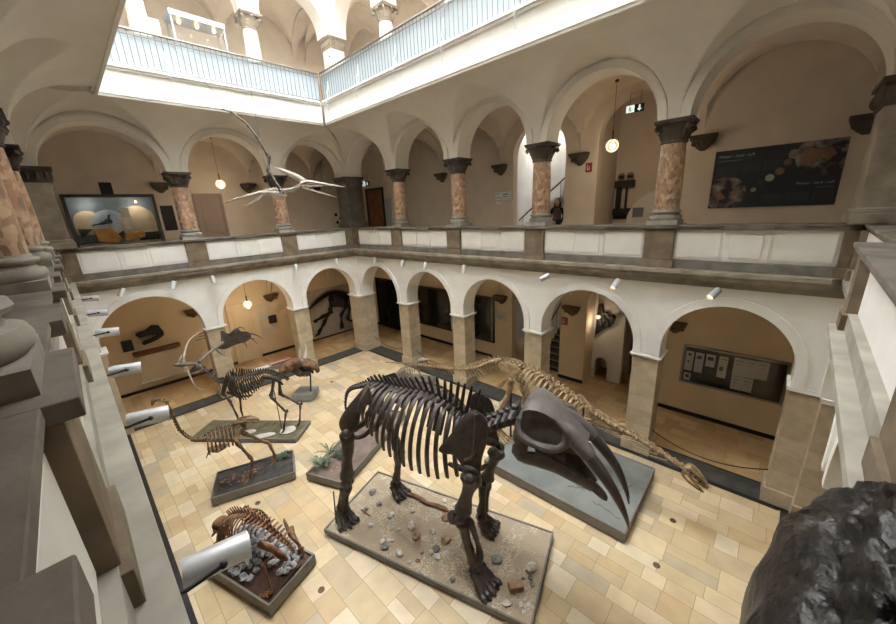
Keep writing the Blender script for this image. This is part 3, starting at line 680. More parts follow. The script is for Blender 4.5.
# --- signs
def sign(F, r, label, m='white', d=.02, cat='sign', name='sign', parts=()):
    t = thing(name, label, cat); slab(F, r, 0, d, 'plate', m, t, .003)
    for q in parts: slab(F, q[:4], d, d+.004, q[5] if len(q) > 5 else 'print', q[4], t)
    return t
t = sign(FB, (9.58,7.52,9.78,7.8), 'red fire hose sign with white symbol on the upper rear wall', 'red', parts=((9.63,7.58,9.65,7.75,'white','symbol'),(9.65,7.58,9.71,7.61,'white','symbol'),(9.69,7.61,9.71,7.69,'white','symbol')))
t = sign(FB, (9.0,2.2,9.24,2.5), 'red fire sign on the ground-floor wall beside the stairs', 'red', parts=((9.05,2.27,9.08,2.42,'white','symbol'),(9.08,2.27,9.14,2.3,'white','symbol')))
sign(FB, (6.02,6.95,6.32,7.12), 'small white sign left of the stair arch on the upper wall', parts=((6.06,7.06,6.2,7.08,'ink'),))
sign(FB, (6.32,6.82,6.75,7.13), 'larger white direction sign beside the stair arch on the upper wall', parts=((6.38,7.02,6.62,7.05,'ink'),(6.38,6.94,6.55,6.96,'ink')))
sign(FB, (6.05,6.68,6.28,6.9), 'lower white sign left of the stair arch on the upper wall', parts=((6.1,6.8,6.24,6.82,'ink'),))
sign(FB, (6.0,1.85,6.5,2.2), 'pale text panel under the brown corbel beside the ground stairs', 'paper', parts=((6.05,2.05,6.4,2.07,'ink'),(6.05,1.95,6.3,1.97,'ink')))
# hall left wall sheets
Fh = frame((5.5,3.2), (0,1), (1,0))
t = sign(FL, (5.93,1.4,6.55,1.98), 'pink-beige text panel under the corbel on the left ground-floor wall', 'ground', parts=((6.0,1.85,6.4,1.88,'ink'),(6.0,1.72,6.3,1.74,'ink'),(6.0,1.6,6.42,1.62,'ink')))
# exit signs
def exitsign(loc, rz, label, w=.46, h=.2):
    t = thing('exit_sign', label, 'sign', loc, rz)
    mb = MB(); mb.box((0,0,0), (w,.05,h)); mb.build('box', M['blackmetal'], t, bevel=.005)
    F = lambda s, d, z: V((s, -d, z))
    slab(F, (-w/2+.01,-h/2+.01,-.01,h/2-.01), .025, .028, 'door_symbol', 'exitwhite', t)
    mb = MB(); mb.prism([(.02+.08,-.02),(.02+.08,.07),(.14,.07),(.14,-.02),(.18,-.02),(.12,-.08),(.06,-.02)], F, .025, .03); mb.build('arrow', M['exitwhite'], t)
    mb = MB(); mb.ell(F(-.13,.03,.045), .018); mb.tube([F(-.13,.03,.03), F(-.12,.03,-.02), F(-.16,.03,-.07)], .012, 6); mb.tube([F(-.12,.03,-.02), F(-.08,.03,-.06)], .012, 6); mb.tube([F(-.17,.03,0), F(-.12,.03,.02), F(-.08,.03,0)], .009, 6); mb.build('running_figure', M['green'], t)
    mb = MB(); mb.tube([(-w*.3,0,h/2),(-w*.3,0,h/2+.35)], .006, 6); mb.tube([(w*.3,0,h/2),(w*.3,0,h/2+.35)], .006, 6); mb.build('hanger', M['blackmetal'], t)
    return t
M['exitwhite'] = emit('exit_white', (.85,1,.95,1), .8)
exitsign((11.0,2.55,9.05), .05, 'black and white escape sign hanging under the vault near the globe lamp')
exitsign((-1.75,2.2,8.08), .3, 'small lit escape sign above the wooden door in the far upper corner', .5, .26)
# --- lamps
def globe(loc, ztop, label, e, r=.17):
    t = thing('globe_lamp', label, 'lamp', loc)
    mb = MB(); mb.ell((0,0,0), r, nu=20, nv=14); mb.build('glass_globe', M['globe'], t)
    mb = MB(); mb.ell((0,0,-.01), r*.45, nu=12, nv=9); mb.build('bulb', M['warm'], t)
    mb = MB(); mb.lathe([(.03,r-.02),(.03,r+.22)], n=10); mb.build('stem', M['brass'], t)
    mb = MB(); mb.tube([(0,0,r+.2),(0,0,ztop-loc[2])], .006, 6); mb.lathe([(.05,ztop-loc[2]-.05),(.05,ztop-loc[2])], n=12); mb.build('cord', M['blackmetal'], t)
    point(V(loc)+V((0,0,-r-.12)), e)
    return t
LAMPS = [((10.75,1.7,8.05),9.65,'lit glass globe lamp hanging in the upper right gallery below the escape sign',25),
         ((-1.9,-4.5,7.95),9.65,'lit globe lamp in the upper left gallery above the grey door',25),
         ((-1.9,-4.45,3.05),4.55,'lit globe lamp under the middle ground-floor arch at left',40),
         ((10.2,3.2,2.6),4.55,'small lit lamp before the dark relief in the ground-floor recess',6,.08)]
# --- left gallery, upper floor: diorama, panels, doors
D = thing('diorama', 'large lit wildlife diorama showcase set in the upper left gallery wall', 'showcase')
r = (6.66,5.9,8.97,7.56)
M['dsky'] = mat('diorama_sky', lin((92,104,112)), lin((128,140,146)), .8, 1.2); M['ddome'] = mat('diorama_dome', lin((186,168,140)), lin((200,186,160)), .8, 3); M['dblue'] = mat('diorama_blue', lin((134,156,174)), lin((190,196,196)), .8, 1.5)
M['ochre'] = mat('ochre_rock', lin((176,122,50)), lin((204,150,76)), .8, 5); M['dgreen'] = mat('dark_foliage', lin((26,34,30)), lin((48,56,46)), .8, 10)
ringframe(FL, (r[0]-.08,r[1]-.1,r[2]+.08,r[3]+.1), .1, .0, .45, 'frame', 'strip', D); slab(FL, r, .01, .03, 'backdrop', 'dsky', D)
def dome(c, rr, zb, m, d=.03):
    mb = MB(); n = 20; mb.prism([(c[0]+rr*math.cos(PI*k/n), max(zb, c[1]+rr*math.sin(PI*k/n))) for k in range(n+1)]+[(c[0]-rr,zb),(c[0]+rr,zb)][::1], FL, d, d+.02); mb.build('painted_dome', M[m], D)
dome((8.55,6.75), .38, 6.3, 'ddome'); dome((8.0,6.65), .5, 6.3, 'dblue', .035); dome((7.2,6.75), .52, 6.3, 'ddome', .04); dome((7.15,6.35), .34, 6.0, 'ddome', .06)
for pl in ([(8.5,6.5),(8.0,6.52),(7.82,6.17),(7.91,5.97),(8.46,6.05)], [(7.71,6.27),(7.1,6.37),(7.18,6.11),(7.73,5.98)]):
    mb = MB(); mb.prism(pl, FL, .12, .3); mb.build('rock_ledge', M['ochre'], D, bevel=.03)
mb = MB(); mb.prism([(8.88,6.52),(8.5,6.5),(8.84,6.2)], FL, .1, .3); mb.prism([(7.7,6.4),(7.9,6.28),(7.78,6.1),(7.68,6.2)], FL, .09, .2); mb.prism([(7.12,6.3),(6.7,6.3),(6.7,5.95),(7.3,6.0),(7.3,6.08),(7.12,6.12)], FL, .09, .2); mb.build('foliage', M['dgreen'], D)
slab(FL, (6.7,5.9,8.95,6.0), .05, .4, 'ground', 'stone', D)
slab(FL, (7.42,6.9,7.66,7.17), .44, .45, 'label_sheet', 'paper', D); slab(FL, (7.45,6.44,7.66,6.87), .44, .45, 'label_sheet', 'paper', D)
mb = MB(); mb.fbox(FL, r[0], r[2], .43, .436, r[1], r[3]); mb.build('glass', M['glass'], D)
mb = MB(); mb.ell(FL(7.15,.3,7.4), .03); mb.build('spot_lamp', M['warm'], D); point(FL(7.2,.36,7.3), 7, (1,.9,.76), .03); point(FL(8.5,.36,7.3), 7, (1,.9,.76), .03)
b = thing('bird_model', 'dark long-tailed primeval bird perched in the upper left diorama', 'bird'); mb = MB()
mb.tube(cr([FL(8.5,.22,6.62),FL(8.3,.22,6.66),FL(8.12,.22,6.72),FL(8.02,.22,6.82),FL(7.98,.22,6.95),FL(7.93,.22,6.97)], 14), [.03,.04,.035,.035,.05,.075,.09,.09,.075,.06,.05,.05,.045,.015], 8, sy=.7); mb.build('body', M['dgreen'], b)
mb = MB(); mb.ell(FL(8.04,.16,6.74), (.05,.12,.1)); mb.build('wing', M['blackmetal'], b)
mb = MB(); mb.tube([FL(8.05,.2,6.7),FL(8.06,.2,6.5)], .012, 6); mb.tube([FL(8.0,.24,6.7),FL(8.0,.24,6.5)], .012, 6); mb.build('leg', M['stone'], b)
sign(FL, (7.66,7.56,8.0,8.09), 'black hanging panel above the diorama', 'black', .03, 'panel', 'wall_board')
sign(FL, (6.03,6.3,6.44,7.25), 'tall black panel on the wall right of the diorama', 'black', .03, 'panel', 'wall_board')
def door(F, r, label, m, frame='doorpaint', double=False, hz=None):
    t = thing('door', label, 'door'); slab(F, r, .0, .04, 'leaf', m, t, .005); ringframe(F, (r[0]-.1,r[1]-.1,r[2]+.1,r[3]+.1), .1, 0, .07, 'frame', frame, t)
    q = V((0,0,0)); mb = MB(); h = (r[1]+1.05); mb.tube([F(r[0]+.12,.04,h),F(r[0]+.12,.09,h),F(r[0]+.24,.09,h)], .012, 6); mb.build('handle', M['blackmetal'], t)
    mb = MB(); w_ = r[2]-r[0]; mb.fbox(F, r[0]+.12, r[2]-.12, .03, .05, r[1]+.2, r[1]+.95); mb.fbox(F, r[0]+.12, r[2]-.12, .03, .05, r[1]+1.15, r[3]-.15); mb.build('panel', M[m], t, bevel=.01)
    return t
door(FL, (4.33,5.0,5.19,7.6), 'grey-beige painted door in the upper left gallery', 'doorpaint')
door(FB, (-2.6,5.0,-1.25,7.78), 'brown wooden door in the far upper corner', 'wood', 'blackmetal')
sign(FB, (-1.05,5.2,-.6,7.3), 'tall pale blue panel right of the wooden door', 'railpanel', .03, 'panel', 'wall_board')
t = sign(FL, (-1.5,5.55,-.75,7.2), 'pale board with dark round pictures left of the far upper corner pier', 'gallery', .03, 'panel', 'wall_board')
mb = MB()
for q in ((-1.25,6.4),(-1.0,6.6),(-1.05,6.2),(-1.2,5.75)): mb.disc(q, .09, FL, .03, .035, 14)
mb.build('round_picture', M['black'], t)
door(FL, (4.05,0.0,4.95,2.75), 'tan painted door under the lamp on the left ground floor', 'ground', 'ground')
sign(FL, (3.2,1.1,3.75,2.6), 'tall pale information board beside the tan ground-floor door', 'paper', .03, 'panel', 'wall_board', parts=((3.3,2.2,3.65,2.5,'ground'),(3.3,1.4,3.65,1.8,'ground')))
sign(FL, (2.98,1.55,3.35-.0,1.95), 'dark square fossil plate under the corbel right of the ground-floor lamp', 'black', .05, 'panel', 'wall_board')
sign(FL, (8.42,1.81,8.75,2.25), 'dark square plate left of the black skull on the ground-floor wall', 'darkboard', .05, 'panel', 'wall_board')
# radiator cabinet
t = thing('radiator_cabinet', 'beige radiator cover with brown shelf under the black wall skull', 'radiator cover')
slab(FL, (7.1,.42,8.45,1.56), 0, .3, 'body', 'gallery', t, .01); slab(FL, (7.0,1.6,8.52,1.72), 0, .36, 'shelf', 'wood', t, .01)
mb = MB(); [mb.fbox(FL, 7.2+k*.05, 7.225+k*.05, .3, .315, .6, 1.45) for k in range(24)]; mb.build('grille', M['stone'] if 0 else M['ground'], t)
mb = MB(); mb.fbox(FL, 7.05, 8.5, .0, .33, .4, .46); mb.build('base_rail', M['gallery'], t)
# --- upper balcony railings
def railing(sd, label):
    W = WALLS[sd]; F = W['F']; L = W['L']; t = thing('balcony_railing', label, 'railing'); d = DB-.03
    mb = MB(); mb.tube([F(d,d,11.4), F(L-d,d,11.4)], .028, 8); mb.build('top_rail', M['steel'], t)
    mb = MB(); mb.tube([F(d,d,10.56), F(L-d,d,10.56)], .014, 6); mb.tube([F(d,d,11.28), F(L-d,d,11.28)], .01, 6); mb.build('lower_rail', M['steel'], t)
    mb = MB(); mb.fbox(F, d, L-d, d-.06, d-.05, 10.54, 11.36); mb.build('panel', M['railpanel'], t)
    n = int((L-2*d)/.14)
    ab = (100 if n > 100 else n)
    for k in range(n+1):
        s = lerp(d, L-d, k/n); mb = MB(); mb.tube([F(s,d,10.5), F(s,d,11.39)], .008, 5); mb.build('baluster', M['steel'], t)
    xs = [s for s in ((.34, 2.15, 4.0, 5.85, 7.7, 9.8, 11.9, 14) if sd == 'back' else (2.3, 4.2, 6.1)) if d < s < L-d]
    for s in xs:
        mb = MB(); mb.tube(cr([F(s,d+.01,11.05), F(s,d+.03,10.8), F(s,d+.10,10.68), F(s,d+.05,10.58), F(s,d+.13,10.48), F(s,d+.14,10.3), F(s,d+.10,10.12)], 18), .013, 6); mb.build('bracket', M['white'], t)
    return t
railing('back', 'white balcony railing of the top floor along the right side'); railing('left', 'white balcony railing of the top floor along the left side')
# --- showcase on the top floor
t = thing('glass_showcase', 'lit glass showcase standing on the top floor behind the left balcony', 'showcase', (-.95,-4.5,10.4), PI/2)
for sx in (-.75,.75):
    for sy in (-.3,.3):
        mb = MB(); mb.box((sx,sy,1.25), (.05,.05,2.5)); mb.build('post', M['railpanel'], t)
mb = MB(); mb.box((0,0,2.56), (1.6,.72,.16)); mb.build('lid', M['railpanel'], t, bevel=.01); mb = MB(); mb.box((0,0,.45), (1.6,.7,.9)); mb.build('base', M['steel'], t)
mb = MB(); [mb.box((0,s*.3,1.7), (1.45,.008,1.55)) for s in (-1,1)]; mb.build('glass', M['glass'], t)
for k in (-.5,0,.5):
    mb = MB(); mb.ell((k,-.1,2.42), .05); mb.build('spot_lamp', M['warm'], t)
tag(slab(lambda s, d, z: V((-.9+d,-s,z)), (5.55,12.3,6.0,12.72), 0, .03, 'sign', 'white'), 'blank white sign left of the top-floor showcase', 'sign')
t = sign(lambda s, d, z: V((s,-.12-d,z)), (-.05,12.55,.1,12.8), 'small white and blue notice on the top-floor white corner pier', 'white', parts=((-.04,12.73,.09,12.78,'blue'),))
# --- spotlights under the cornices
def spot(loc, aim, label, L=.3, r=.065, lit=True):
    a = V(aim).normalized(); q = a.to_track_quat('Z', 'Y').to_matrix()
    t = thing('spotlight', label, 'spotlight', loc, group='spotlights under the gallery cornice')
    mb = MB(); mb.lathe([(.0,-L/2),(r*.92,-L/2),(r,-L/2+.02),(r,L/2),(r*.9,L/2),(r*.86,L/2-.05),(.001,L/2-.06)], n=22, M=q, cap=False); mb.build('housing', M['silver'], t)
    mb = MB(); mb.lathe([(r*.8,L/2-.055),(r*.8,L/2-.045)], n=18, M=q); mb.build('lens', M['spotlens'] if lit else M['silver'], t)
    return t, q
M['spotlens'] = emit('spot_lens', (1,.74,.45,1), 2.2)
def arm(t, pts, r=.012):
    mb = MB(); mb.tube(pts, r, 6); mb.build('arm', M['blackmetal'], t)
for i, (s, dx, dz, fl) in enumerate(((1.86,-.15,-1,0),(3.76,0,-1,0),(5.04,0,-1,0),(6.93,0,-1,0),(9.9,-.85,-.5,0),(11.78,-.25,-.9,1),(13.73,-.55,-.75,1))):
    t, q = spot(Fb(s,.33,4.62), (dx,-.35 if not fl else -.95,dz*(1 if not fl else .9)), 'silver spotlight on the right-hand cornice, %s from the far corner' % ['first','second','third','fourth','fifth, tilted left,','sixth','last, pointing left,'][i], .27, .075); arm(t, [(0,0,.02),(.02,.1,.06),(.02,.16,.1)])
for i, (s, dz) in enumerate(((1.17,-1),(3.0,-1),(5.95,-1),(7.09,-1),(8.36,-1))):
    t, q = spot(Fl(s,.33,4.6), (.3,[.0,0,.05,-.45,-.6][i],dz), 'silver spotlight on the left-hand cornice, %s from the far corner' % ordn[i], .27, .075); arm(t, [(0,0,.02),(-.1,0,.06),(-.16,0,.1)])
for i, (x, k) in enumerate(((12.44,1),(10.1,1),(8.26,1),(5.62,1),(3.31,1),(.75,1))):
    t, q = spot((x-.03,-9.07,4.66), (.12,1,-.12), 'silver spotlight sticking out from the left edge, %s' % ['nearest and largest','second nearest','third nearest','fourth nearest','fifth nearest','farthest'][i], .33, .078, False)
    arm(t, [(.05,-.32,.03),(.095,-.17,.01),(.1,.0,.02)], .013); mb = MB(); mb.ell((.098,.01,.02), .022, nu=10, nv=7); mb.build('knob', M['blackmetal'], t)
# --- barrier ropes between the pillars
def rope(a, b, sag, label):
    pts = [V(a).lerp(V(b), k/16)-V((0,0,sag*4*(k/16)*(1-k/16))) for k in range(17)]; mb = MB(); mb.tube(pts, .012, 6)
    tag(mb.build('barrier_rope', M['blackmetal']), label, 'rope')
rope((12.84,.3,.62),(15.2,.3,.62),.3,'black barrier rope between the last pillar and the right corner pillar'); rope((3.47,.3,.62),(5.98,.3,.62),.3,'black barrier rope between the first and second right-hand pillars')
rope((9.68,.3,.62),(12.24,.3,.62),.3,'black barrier rope between the third and fourth right-hand pillars'); rope((.3,.3,.62),(2.87,.3,.62),.3,'black barrier rope next to the far corner pillar')
for i, (x, y, l) in enumerate(((13.82,-1.87,'beside the long-necked dinosaur skull'),(13.81,-3.16,'nearest the dark fossil'),(6.31,-7.54,'between the moa tray and the rock tray'),(9.39,-7.54,'left of the gravel tray corner'),(1.94,-3.09,'behind the horned skull stand'))):
    t = thing('floor_socket', 'small round brown floor socket '+l, 'floor socket', (x,y,0)); mb = MB(); mb.lathe([(.06,0),(.06,.008),(.045,.014)], n=16); mb.build('lid', M['cbrown'], t)
for a in LAMPS: pass
for a in LAMPS: globe(*a)
# ================================================================ skeletons
M['bdark'] = mat('bone_dark', lin((50,44,40)), lin((72,65,60)), .48, 9, .25, bscale=30)
M['bskull'] = mat('bone_dark_grey', lin((76,72,68)), lin((100,95,90)), .5, 5, .2, bscale=20)
M['btusk'] = mat('tusk_dark', lin((54,51,50)), lin((72,69,67)), .4, 4)
M['btan'] = mat('bone_tan', lin((128,106,78)), lin((170,147,112)), .6, 9, .2, bscale=30)
M['bbrown'] = mat('bone_brown', lin((98,76,54)), lin((136,110,80)), .6, 9, .2, bscale=30)
M['bred'] = mat('bone_reddish', lin((98,68,46)), lin((140,102,70)), .65, 9, .25, bscale=30)
M['bdeer'] = mat('bone_charcoal', lin((48,44,42)), lin((78,72,66)), .55, 10, .2, bscale=30)
M['bantler'] = mat('antler_grey', lin((82,74,66)), lin((120,108,96)), .6, 6, .2)
M['bpale'] = mat('bone_pale', lin((190,184,172)), lin((212,206,196)), .6, 8)
M['bgrey'] = mat('bone_grey', lin((128,118,100)), lin((158,146,126)), .65, 8, .2)

def vert_mb(mb, p, t, side, r, L, sp, tilt=0., tw=0., thick=.35, chev=0.):
    """one vertebra: waisted body, neural spine, side processes"""
    t = V(t).normalized(); side = V(side); up = side.cross(t).normalized()
    if up.z < 0 and abs(t.z) < .95: up = -up
    side = t.cross(up).normalized()
    Mx = Matrix((side, up, t)).transposed(); p = V(p)
    mb.lathe([(r*.5,-L/2),(r,-L*.46),(r*.98,-L*.3),(r*.78,0),(r*.98,L*.3),(r,L*.46),(r*.5,L/2)], p, 9, Mx)
    if sp > 0:
        d = (up+t*tilt).normalized(); a = p+up*r*.7
        mb.tube([a, a+d*sp*.35, a+d*sp*.8, a+d*sp], [L*.5, L*.4, L*.36, L*.22], 6, sx=thick, sy=1., up=t)
    if tw > 0:
        for s in (-1, 1): mb.tube([p+up*r*.5, p+side*s*(r+tw*.5)+up*r*.7, p+side*s*(r+tw)+up*r*.6], [r*.5, r*.32, r*.2], 6, up=t)
        mb.ell(p+up*r*.95+t*L*.4, (r*.5, r*.5, r*.5), nu=6, nv=4)
    if chev > 0: mb.tube([p-up*r*.8, p-up*(r+chev*.5)-t*chev*.2, p-up*(r+chev)-t*chev*.45], [r*.3, r*.24, r*.15], 5)
def column_of(t, m, pts, n, rad, spine, side=(0,1,0), tilt=0., tw=0., chev=0., gap=.9, thick=.35, name='vertebra'):
    P = cr(pts, n+1)
    g = lambda q, x: prof(q, x) if hasattr(q, '__len__') else q
    out = []
    for i in range(n):
        x = i/max(n-1, 1); a, b = P[i], P[i+1]; mb = MB()
        vert_mb(mb, (a+b)/2, b-a, side, g(rad,x), (b-a).length*gap, g(spine,x), g(tilt,x), g(tw,x), thick, g(chev,x)); mb.build(name, m, t); out.append((a+b)/2)
    return P
def rib(t, m, p, lat, W, H, sweep, r, up=(0,0,1), name='rib', tipin=.8, flat=.65):
    p = V(p); lat = V(lat); up = V(up); sw = V(sweep)
    pts = cr([p+lat*.04, p+lat*W*.5+up*H*.02, p+lat*W*.88-up*H*.2+sw*.15, p+lat*W-up*H*.5+sw*.45, p+lat*W*.95-up*H*.78+sw*.75, p+lat*W*tipin-up*H+sw], 14)
    mb = MB(); mb.tube(pts, [r*prof((.9,1.,1.,1.05,1.1,.9), k/13) for k in range(14)], 7, sx=flat, sy=1., up=sw if sw.length > .01 else (1,0,0)); return mb.build(name, m, t)
def bone_mb(mb, a, b, r, e1=1.7, e2=1.6, n=10, bow=(0,0,0)):
    a = V(a); b = V(b); bw = V(bow); ts = (0,.04,.1,.2,.35,.5,.65,.8,.9,.96,1); rr = (.7*e1,e1,.95*e1,.5*e1+.5,1.04,.95,1.0,.5*e2+.5,.95*e2,e2,.7*e2)
    ts = [x/22 for x in range(23)]; rr = [prof((.6*e1,.95*e1,e1,.85*e1,.4*e1+.55,1.08,.98,.94,.92,.94,.98,1.06,.4*e2+.55,.85*e2,e2,.95*e2,.6*e2), x) for x in ts]
    mb.tube([a.lerp(b, x)+bw*math.sin(PI*x) for x in ts], [r*x for x in rr], n+2, sx=1., sy=.86, up=(0,1,.1), nz=.28, nsc=.45/r)
    d = (b-a).normalized(); s = d.cross(V((0,0,1))); s = s.normalized() if s.length > .1 else V((0,1,0))
    for q, e in ((a, e1), (b, e2)):
        for k in (-1, 1): mb.ell(q+s*k*r*e*.6, r*e*.56, nu=8, nv=6, nz=.2)
def bone(t, m, name, a, b, r, e1=1.7, e2=1.6, bow=(0,0,0)):
    mb = MB(); bone_mb(mb, a, b, r, e1, e2, bow=bow); return mb.build(name, m, t)
def foot(t, m, p, fwd, L, W, zf, r, n=4, name='foot', ankle=None):
    """ankle block, spread metapodials and jointed toes down to the ground zf"""
    p = V(p); f = V(fwd).normalized(); s = V((-f.y, f.x, 0)); mb = MB()
    mb.ell(p, (r*2.0, r*2.2, r*1.5), nu=9, nv=6, nz=.3)
    for k in range(n):
        x = (k-(n-1)/2)/max(1,(n-1)/2); h = p.z-zf
        q0 = p+s*x*W*.3; q1 = p+f*L*.42+s*x*W*.42; q1.z = zf+h*.42; q2 = p+f*L*.75+s*x*W*.55; q2.z = zf+r*.95; q3 = p+f*L*(1-.1*abs(x))+s*x*W*.62; q3.z = zf+r*.5
        mb.tube([q0, q0.lerp(q1,.5), q1, q1.lerp(q2,.25), q1.lerp(q2,.75), q2, q2.lerp(q3,.5), q3], [r*1.2, r*.85, r*1.15, r*.85, r*.8, r*1.05, r*.7, r*.25], 7)
    return mb.build(name, m, t)
def plate(t, m, name, poly, th, ridge=None, rr=.03):
    """thin blade through a closed 3-D outline, thicker in the middle, with an optional ridge"""
    P = cr([V(q) for q in poly]+[V(poly[0])], len(poly)*5)[:-1]; c = sum(P, V())/len(P)
    nrm = V()
    for i in range(len(P)): nrm += (P[i]-c).cross(P[(i+1) % len(P)]-c)
    nrm.normalize(); mb = MB(); n = len(P); vs = []; rings = []
    for sgn in (1, -1):
        for f, h in ((1., .15), (.93, .5), (.7, .8), (.4, 1.)): rings.append((sgn, f, h))
    seq = [(1,.4,1.),(1,.7,.85),(1,.93,.6),(1,1.,.2),(-1,1.,.2),(-1,.93,.6),(-1,.7,.85),(-1,.4,1.)]
    mb.loft([[c+(q-c)*f+nrm*s*th*h*.5 for q in P] for s, f, h in seq])
    if ridge: mb.tube(cr(ridge, 10), rr, 7)
    return mb.build(name, m, t)
def skull_loft(mb, secs, n=16, pw=.8):
    """secs: (centre, half-width, half-height, side axis, up axis) rings"""
    rings = []
    for c, w, h, sx, up in secs:
        c = V(c); sx = V(sx); up = V(up); ring = []
        for k in range(n):
            a = 2*PI*k/n; x, y = math.cos(a), math.sin(a)
            ring.append(c+sx*w*math.copysign(abs(x)**pw, x)+up*h*math.copysign(abs(y)**pw, y))
        rings.append(ring)
    mb.loft(rings)
def tray(name, label, loc, rz, L, W, h, frame_m, bed_m, rim=.03, nz=.02, bedname='bed', cat='display tray', inset=.03, parts=True):
    t = thing(name, label, cat, loc, rz)
    mb = MB(); mb.box((0,0,.02), (L-.06,W-.06,.04)); mb.build('base', M['blackmetal'], t)
    mb = MB()
    for sx in (-1,1): mb.box((sx*(L/2-rim/2),0,h/2+.02), (rim,W,h-.04))
    for sy in (-1,1): mb.box((0,sy*(W/2-rim/2),h/2+.02), (L-2*rim,rim,h-.04))
    mb.build('frame', M[frame_m], t)
    nx, ny = int(L/.06), int(W/.06); vs = []; fs = []
    for j in range(ny+1):
        for i in range(nx+1):
            x = lerp(-L/2+rim, L/2-rim, i/nx); y = lerp(-W/2+rim, W/2-rim, j/ny); vs.append((x, y, h-inset+nz*noise.noise(V((x*4,y*4,h*9)))))
    for j in range(ny):
        for i in range(nx): q = j*(nx+1)+i; fs.append((q,q+1,q+nx+2,q+nx+1))
    mb = MB(); mb.add(vs, fs); mb.build(bedname, M[bed_m], t, ang=80); return t
M['trayframe'] = mat('tray_frame_grey', lin((108,104,96)), lin((122,118,110)), .6, 5)
M['gravel'] = None
def gravelmat():
    m = bpy.data.materials.new('gravel'); m.use_nodes = True; nt = m.node_tree; N = nt.nodes; B = N['Principled BSDF']; Kk = nt.links.new
    tc = N.new('ShaderNodeTexCoord'); vo = N.new('ShaderNodeTexVoronoi'); vo.inputs['Scale'].default_value = 42; Kk(tc.outputs['Object'], vo.inputs['Vector'])
    rp = N.new('ShaderNodeValToRGB'); e = rp.color_ramp.elements; e[0].color = lin((148,134,112)); e[1].color = lin((208,196,174)); q = e.new(.5); q.color = lin((178,164,140)); sep = N.new('ShaderNodeSeparateXYZ')
    Kk(vo.outputs['Color'], sep.inputs[0]); Kk(sep.outputs[0], rp.inputs[0])
    nz = N.new('ShaderNodeTexNoise'); nz.inputs['Scale'].default_value = 2.2; Kk(tc.outputs['Object'], nz.inputs['Vector']); r2 = N.new('ShaderNodeValToRGB'); r2.color_ramp.elements[0].position = .42; r2.color_ramp.elements[1].position = .58; Kk(nz.outputs['Fac'], r2.inputs[0])
    mx = N.new('ShaderNodeMix'); mx.data_type = 'RGBA'; Kk(r2.outputs[0], mx.inputs[0]); mx.inputs['A'].default_value = lin((166,150,128)); Kk(rp.outputs[0], mx.inputs['B'])
    Kk(mx.outputs['Result'], B.inputs['Base Color']); B.inputs['Roughness'].default_value = .9
    bp = N.new('ShaderNodeBump'); bp.inputs['Strength'].default_value = .6; bp.inputs['Distance'].default_value = .01; bp.invert = True; Kk(vo.outputs['Distance'], bp.inputs['Height']); Kk(bp.outputs[0], B.inputs['Normal']); return m
M['gravel'] = gravelmat()

# ---------------------------------------------------------------- the big dark proboscidean
GO = V((8.2,-5.9,0)); GR = math.radians(16.3)
t = tray('display_tray', 'large gravel tray under the dark elephant-like skeleton', GO+Matrix.Rotation(GR,3,'Z') @ V((2.1,-.09,0)), GR, 4.42, 1.88, .17, 'trayframe', 'gravel', bedname='gravel_bed')
G = thing('elephant_skeleton', 'huge dark elephant-like skeleton with down-curved tusks standing on the gravel tray', 'skeleton', GO, GR)
bd = M['bdark']; mv = -.12; U = lambda u, z, v=mv: V((u, v, z))
column_of(G, bd, [U(.8,3.3),U(.56,3.21),U(.36,3.13),U(.2,2.99),U(.1,2.72),U(.09,2.5)], 15, (.06,.045,.03,.02), (.07,.04,.02,.0), tw=(.06,.03,.0), name='tail_vertebra')
SP = column_of(G, bd, [U(.8,3.31),U(1.09,3.35),U(1.39,3.34),U(1.74,3.34),U(2.08,3.35),U(2.34,3.31),U(2.57,3.21),U(2.77,3.11),U(3.02,3.0)], 21, (.07,.08,.085,.09,.09), (.1,.2,.22,.24,.27,.34,.42,.55,.62), tilt=(-.5,-.7,-.75,-.7,-.65,-.5,-.42,-.3,-.1), tw=(.04,.12,.12,.11,.1), gap=.8, thick=.55)
column_of(G, bd, [U(3.02,3.0),U(3.2,2.97),U(3.37,3.05),U(3.6,3.2),U(3.86,3.36)], 7, (.11,.125,.14), (.5,.28,.1,.1,.12), tilt=(.1,.1,0), tw=.15, gap=.66, name='neck_vertebra')
for i in range(15):
    p = cr(SP[2:20], 15)[i]; f = i/14
    H = prof((.5,.66,.84,1.02,1.16,1.24,1.26,1.2,1.05), f); Wd = prof((.44,.54,.62,.66,.68,.66,.6,.52,.36), f)
    for s in (-1, 1): rib(G, bd, p+V((0,0,.02)), (0,s,0), Wd, H, V((prof((-.22,-.24,-.24,-.22,-.2,-.18,-.14,-.06,.0), f),0,0)), .036 if i < 3 else .043, flat=.62, tipin=.84)
mb = MB(); mb.tube(cr([U(2.5,1.98),U(2.8,1.96),U(3.1,2.05),U(3.32,2.25)], 10), [.03,.045,.05,.05,.05,.05,.05,.045,.04,.03], 8, sx=1.4); mb.build('sternum', bd, G)
